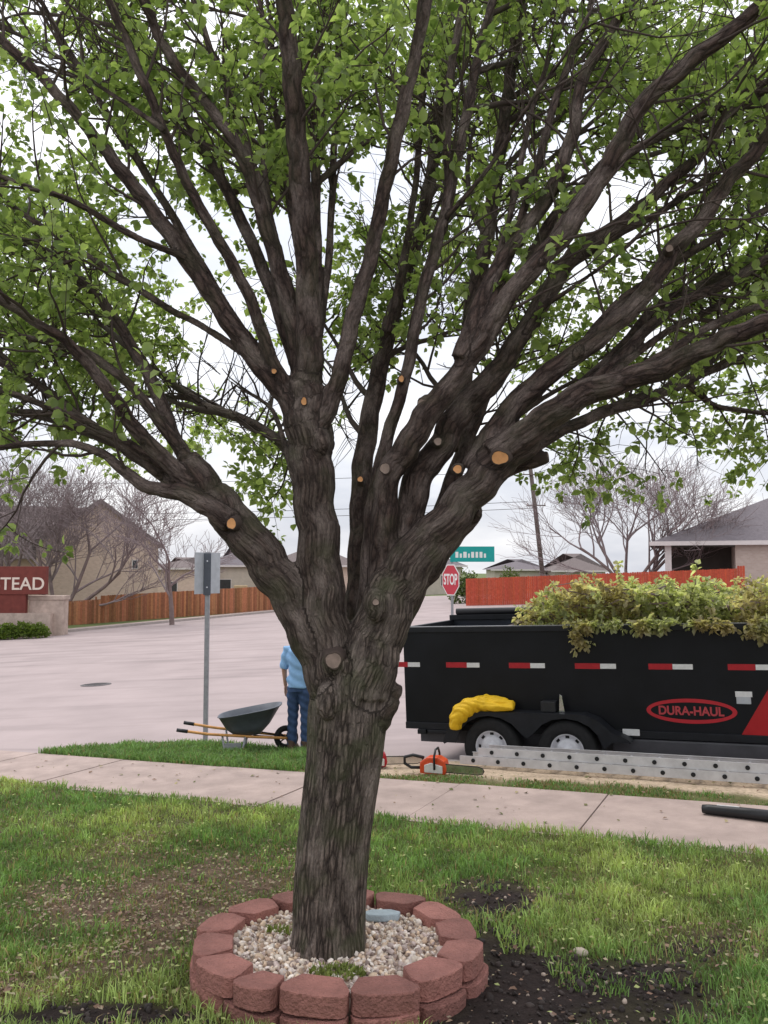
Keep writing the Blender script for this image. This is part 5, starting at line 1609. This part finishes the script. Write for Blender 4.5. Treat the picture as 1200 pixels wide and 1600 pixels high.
fence('cedar_fence', F0, F1, 1.86, 'cedar', 'brown cedar board fence along the far street below the tan house', drop=lambda f: -.28 if f < .14 else 0)
R0 = at(728, 946, 58); R1 = at(1165, 951, 50.8)
R0 = gz(R0); R1 = gz(R1)
fence('red_fence', R0, R1, 1.83, 'red_stain', 'bright red stained board fence beyond the black trailer', drop=lambda f: .14 if f > .97 else 0)

# ------------------------------------------------------------------ houses
def gable_house(name, label, x0, x1, y0, y1, z0, ze, zr, wall, roof, over=.35, wins=()):
    """gable end facing the camera, ridge running away from it"""
    h = empty(name, (x0, y0, z0), label=label, cat='house')
    w, dp, e, r = x1 - x0, y1 - y0, ze - z0, zr - z0
    MB().prism([(0, -.6), (w, -.6), (w, e), (w / 2, r), (0, e)], 1, 0, dp).build('wall', wall, h)
    sl = (r - e) / (w / 2)
    for s in (-1, 1):
        xa = w / 2; xb = w / 2 + s * (w / 2 + over)
        zb = r - sl * (w / 2 + over)
        MB().prism([(xa, r + .02), (xb, zb + .02), (xb, zb + .16), (xa, r + .18)][::s], 1, -over, dp + over).build('roof', roof, h)
        MB().prism([(xa, r - .16), (xb, zb - .16), (xb, zb + .015), (xa, r + .015)][::s], 1, -over - .01, -over + .05).build('barge_board', roof, h)
    for wx, wz, ww, wh_ in wins:
        f = MB().box(wx - ww / 2 - .06, wx + ww / 2 + .06, -.05, -.002, wz - .06, wz + wh_ + .06).build('window', 'trim', h)
        MB().box(wx - ww / 2, wx + ww / 2, -.056, -.052, wz, wz + wh_).build('pane', 'window_glass', f)
    return h
def hip_house(name, label, x0, x1, y0, y1, z0, ze, zr, wall, roof, over=.5, wins=(), hipx=None):
    h = empty(name, (x0, y0, z0), label=label, cat='house')
    w, dp, e, r = x1 - x0, y1 - y0, ze - z0, zr - z0
    MB().box(0, w, 0, dp, -.6, e).build('wall', wall, h)
    hx = hipx or dp / 2
    a, b = -over, w + over
    vs = [(a, -over, e + .002), (b, -over, e + .002), (b, dp + over, e + .002), (a, dp + over, e + .002), (a + hx + over, dp / 2, r), (b - hx - over, dp / 2, r)]
    MB().add(vs, [(0, 1, 5, 4), (2, 3, 4, 5), (1, 2, 5), (3, 0, 4), (3, 2, 1, 0)]).build('roof', roof, h)
    MB().box(a - .01, b + .01, -over - .03, -over - .001, e - .13, e + .05).build('fascia', 'trim', h)
    for wx, wz, ww, wh_ in wins:
        f = MB().box(wx - ww / 2 - .07, wx + ww / 2 + .07, -.05, -.002, wz - .07, wz + wh_ + .07).build('window', 'trim', h)
        MB().box(wx - ww / 2, wx + ww / 2, -.056, -.052, wz, wz + wh_).build('pane', 'window_glass', f)
    return h
HY = 61.0
def X(px, y): return (px - 600) / 1300.0 * y
def Z(py, y): return at(600, py, y).z
th_ = gable_house('tan_house', 'tan brick house with a steep gable behind the cedar fence', X(58, HY), X(243, HY), HY, HY + 12, float(road_z(X(150, HY), HY)) + .1, Z(848, HY), Z(780, HY), 'tan_brick', 'roof_brown', wins=((6.95, 3.7, .35, .6),))
th_.rotation_euler = (0, 0, .40)
ww = X(58, HY) - X(-260, HY)
MB().prism([(HY_y, z) for HY_y, z in ((6.0, Z(782, HY) - th_.location.z), (2.0, 4.4), (10, 4.4))], 0, -ww, (X(243, HY) - X(58, HY)) / 2).build('side_roof', 'roof_brown', th_)
MB().box(-ww, -.01, 2.6, 10, -.6, 4.6).build('side_wall', 'tan_brick', th_)
hip_house('far_house', 'far low house with grey roof past the end of the cedar fence', X(322, 92), X(405, 92), 92, 100, float(road_z(X(360, 92), 92)), Z(884, 92), Z(853, 92), 'plaster', 'roof_grey', wins=((2.2, 1.0, 1.2, 1.0),))
hip_house('brown_roof_house', 'far brick house with brown roof seen between the two left stems', X(415, 84), X(560, 84), 84, 93, float(road_z(X(460, 84), 84)), Z(884, 84), Z(850, 84), 'tan_brick', 'roof_brown', wins=((2.0, 1.0, 1.2, 1.0),))
hip_house('cream_house', 'pale cream house behind the red stop sign', X(600, 86), X(722, 86), 86, 95, float(road_z(X(660, 86), 86)), Z(884, 86), Z(858, 86), 'plaster', 'roof_grey', wins=((6.4, .9, 1.0, 1.0),))
hip_house('distant_house', 'distant low house with brown hip roof right of the utility pole', X(866, 96), X(945, 96), 96, 104, float(road_z(X(905, 96), 96)), Z(892, 96), Z(864, 96), 'plaster', 'roof_brown')
hip_house('bay_house', 'distant low house with grey roof between the stop sign and utility pole', X(772, 100), X(852, 100), 100, 108, float(road_z(X(800, 100), 100)), Z(890, 100), Z(873, 100), 'plaster', 'roof_grey')
hip_house('low_house', 'far low house with brown roof behind the slim leafless tree', X(232, 88), X(318, 88), 88, 96, float(road_z(X(275, 88), 88)), Z(888, 88), Z(870, 88), 'tan_brick', 'roof_brown', wins=((2.5, .9, 1.2, 1.0),))
# house with the patio
hy = 56.0
g = float(road_z(X(1100, hy), hy)) - .05
ph_ = empty('patio_house', (X(1015, hy), hy, g), label='pink brick house with grey hip roof and covered patio behind red fence', cat='house')
ph_.rotation_euler = (0, 0, -.33)
ze = Z(848, hy) - g; W_ = 22.0
ox = X(1015, hy)
MB().add([(0, 0, ze), (W_, 0, ze), (W_, 17, ze), (0, 17, ze), (12.0, 8.5, ze + 4.9), (W_ - 6, 8.5, ze + 4.9)], [(0, 1, 5, 4), (2, 3, 4, 5), (1, 2, 5), (3, 0, 4), (3, 2, 1, 0)]).build('roof', 'roof_grey', ph_)
MB().box(-.02, W_, -.03, -.002, ze - .20, ze + .08).build('fascia', 'trim', ph_)
MB().box(-.03, -.002, -.03, 17, ze - .20, ze + .08).build('fascia', 'trim', ph_)
bx = X(1139, hy) - ox
MB().box(bx, W_ - .5, .5, 16, -.6, ze - .003).build('wall', 'pink_brick', ph_)
MB().box(1.2, bx - .003, 4.2, 16, -.6, ze - .003).build('patio_wall', 'patio_dark', ph_)
cxl = X(1037, hy) - ox
MB().box(cxl, cxl + .42, .45, .87, -.6, ze - .003).build('patio_column', 'trim', ph_)
MB().box(cxl + .43, bx - .004, .5, .75, ze - .32, ze - .004).build('patio_beam', 'patio_dark', ph_)
w_ = MB().box(bx + 4.5, bx + 6.2, .43, .497, 1.0, 2.4).build('window', 'trim', ph_); MB().box(bx + 4.58, bx + 6.12, .42, .427, 1.08, 2.32).build('pane', 'window_glass', w_)

# neighbourhood sign wall
sy = 45.2
gz0 = float(road_z(X(30, sy), sy)) + .1
sw = empty('monument_sign', (X(73, sy), sy, gz0), label='dark red brick entrance sign with cream capital letters', cat='sign')
MB().box(-6.5, 0, 0, .4, Z(929, sy) - gz0, Z(885, sy) - gz0).build('sign_board', 'sign_brick', sw, bevel=.02)
MB().box(-6.5, X(42, sy) - X(73, sy), .05, .35, Z(958, sy) - gz0, Z(929, sy) - gz0 - .003).build('lower_board', 'sign_brick', sw)
MB().box(-6.6, .3, .0, .5, -.4, Z(958, sy) - gz0 - .003).build('plinth', 'stone_pier', sw)
text_mesh('lettering', 'STEAD', .95, 'letters', sw, Matrix.Translation((X(31, sy) - X(73, sy), -.012, Z(913, sy) - gz0)) @ RX90, .01, width=X(71, sy) - X(-9, sy), bold=.01)
pr_ = MB().box(X(43, sy) - X(73, sy), X(97, sy) - X(73, sy), .42, 1.2, -.5, Z(938, sy) - gz0).build('pier', 'stone_pier', sw, bevel=.03)
MB().box(X(40, sy) - X(73, sy), X(99, sy) - X(73, sy), .36, 1.26, Z(938, sy) - gz0 + .002, Z(931, sy) - gz0).build('pier_cap', 'stone_pier', sw, bevel=.03)

def shrub(name, c, r, n, label, lo=(.07, .12, .03), hi=(.22, .28, .06), size=.10):
    c = Vector(c)
    e = empty(name, c, label=label, cat='shrub')
    u = RNG.randn(n, 3); u /= np.linalg.norm(u, axis=1)[:, None]; u[:, 2] = np.abs(u[:, 2])
    k = (.55 + .45 * RNG.rand(n, 1)) * (.8 + .4 * fbm(u[:, 0] * 2 + c.x, u[:, 1] * 2 + u[:, 2] * 2, 1.6, 5, 2))[:, None]
    P = u * k * np.array(r)
    leaves(P, u, 3, size, 'foliage', e, lo, hi)['kind'] = 'stuff'
    mb = MB()
    for q in range(7):
        a = q * .9; mb.tube([(0, 0, -.05), (r[0] * .4 * math.cos(a), r[1] * .4 * math.sin(a), r[2] * .6)], [.03, .01], 5)
    mb.build('stems', 'bare_bark', e)
for k in range(6):
    px = -52 + k * 23; yy = sy - 1.0
    shrub('hedge_shrub', (X(px, yy), yy, float(road_z(X(px, yy), yy)) + .1), (.62, .45, .75 + .08 * math.sin(k * 2.1)), 420, 'low green shrub in the bed before the red brick entrance sign', size=.12)
for o in COL.objects:
    if o.name.startswith('hedge_shrub'): o['group'] = 'shrubs before the entrance sign'
shrub('dark_shrub', (X(728, 62), 62, float(road_z(X(728, 62), 62))), (1.2, .8, 2.6), 700, 'green shrub over the red fence end beside the stop sign', (.06, .09, .035), (.15, .18, .07), .16)
shrub('round_shrub', (X(795, 64), 64, float(road_z(X(795, 64), 64))), (1.3, .9, 2.55), 700, 'rounded green shrub over the red fence left of the utility pole', (.06, .09, .035), (.16, .19, .08), .16)

# tan utility cabinet at the fence
p = gz(on_ground(378, 958, road_z) + nAB * .1); cw = 20 * p.y / 1300; chh = 42 * p.y / 1300
uc = empty('utility_cabinet', p, label='tan utility cabinet standing against the cedar fence', cat='cabinet')
MB().box(-cw / 2, cw / 2, -.45, 0, -.1, chh).build('cabinet', 'tan_box', uc, bevel=.03)
MB().box(-cw / 2 + .06, cw / 2 - .06, -.47, -.452, .12, chh - .1).build('door', 'tan_box', uc)

# utility pole and wires
pb = at(852, 905, 66); pb.z = float(road_z(pb.x, pb.y)); pt = at(818, 640, 66)
pole = empty('utility_pole', pb, label='leaning wooden utility pole behind the red fence', cat='pole')
MB().tube([Vector((0, 0, -.3)), (pt - pb) * .5, pt - pb], [.20, .175, .15], 10).build('pole', 'pole_wood', pole, smooth=True)
for py in (790, 742):
    c = at(837 if py > 750 else 831, py, 66) - pb
    MB().tube([c + Vector((-.75, -.22, 0)), c + Vector((.75, -.22, 0))], .06, 4).build('cross_arm', 'pole_wood', pole)
    for dx in (-.68, .68): MB().tube([c + Vector((dx, -.22, .05)), c + Vector((dx, -.22, .2))], .05, 8).build('insulator', 'trim', pole)
for k, (py, dx) in enumerate(((786, -.68), (796, .0), (738, -.68))):
    a = at(837, py, 66) + Vector((dx, -.2, .1)); b = at(-500, py + 6, 84)
    pts_ = [a.lerp(b, f) - Vector((0, 0, .9 * 4 * f * (1 - f))) for f in np.linspace(0, 1, 18)]
    o = MB().tube(pts_, .022, 5).build('power_line', 'wire'); tag(o, 'thin dark power line running from the leaning utility pole', 'wire', 'power lines')

# ------------------------------------------------------------------ leafless trees
def bare_tree(label, base, H, stems, spread, seed, r0, lean=0.0, levels=4):
    rg = np.random.RandomState(seed)
    e = empty('bare_tree', base, label=label, cat='tree')
    tr, br = MB(), MB()
    def rec(p, d, L, r, lev):
        n = 4; pts_, rs = [p], [r]
        for q in range(n):
            d = d + rg.randn(3) * .12 + np.array([0, 0, .05]); d /= np.linalg.norm(d); p = p + d * L / n; pts_.append(p); rs.append(r * (1 - .45 * (q + 1) / n))
        (tr if lev == 0 else br).tube([Vector(q) for q in pts_], [max(v_, .011) for v_ in rs], 7 if lev < 2 else 3, cap=False)
        if lev >= levels: return
        for q in range((5, 5, 5, 4)[min(lev, 3)]):
            f = .35 + .65 * rg.rand() if q else 1.0
            i_ = min(int(f * n), n - 1); b = pts_[i_] + (pts_[i_ + 1] - pts_[i_]) * (f * n - i_)
            v_ = rg.randn(3); v_ -= d * v_.dot(d); v_ /= np.linalg.norm(v_)
            dd = d * .8 + v_ * (.55 + .3 * rg.rand()) + np.array([0, 0, .12]); dd[2] = max(dd[2], .15); dd /= np.linalg.norm(dd)
            rec(b, dd, L * (.55 + .25 * rg.rand()), max(r * (.36 + .22 * rg.rand()), .010), lev + 1)
    for k in range(stems):
        a = 2 * math.pi * (k + .5 * rg.rand()) / stems; sp_ = spread * (.5 + .7 * rg.rand())
        d = np.array([math.cos(a) * sp_ + lean, math.sin(a) * sp_ * .7, 1.0]); d /= np.linalg.norm(d)
        rec(np.array([.08 * math.cos(a), .08 * math.sin(a), -.1]) * (stems > 1), d, H * .42, r0, 0)
    tr.build('trunk', 'bare_bark', e, smooth=True)
    o = br.build('branches', 'bare_twig', e, smooth=True); o['kind'] = 'stuff'
def gpt(px, y): return Vector((X(px, y), y, float(road_z(X(px, y), y))))
bare_tree('slim leafless tree standing in front of the cedar fence', gpt(271, 51), 9.4, 1, .02, 3, .16)
bare_tree('large leafless tree behind the red brick entrance sign', gpt(92, 54), 13.0, 4, .55, 5, .16)
bare_tree('leafless tree behind the monument sign with upright stems', gpt(20, 56), 13.0, 4, .4, 9, .15)
bare_tree('spreading leafless tree between the utility pole and patio house', gpt(985, 60), 12.0, 6, .95, 21, .15, lean=.15)
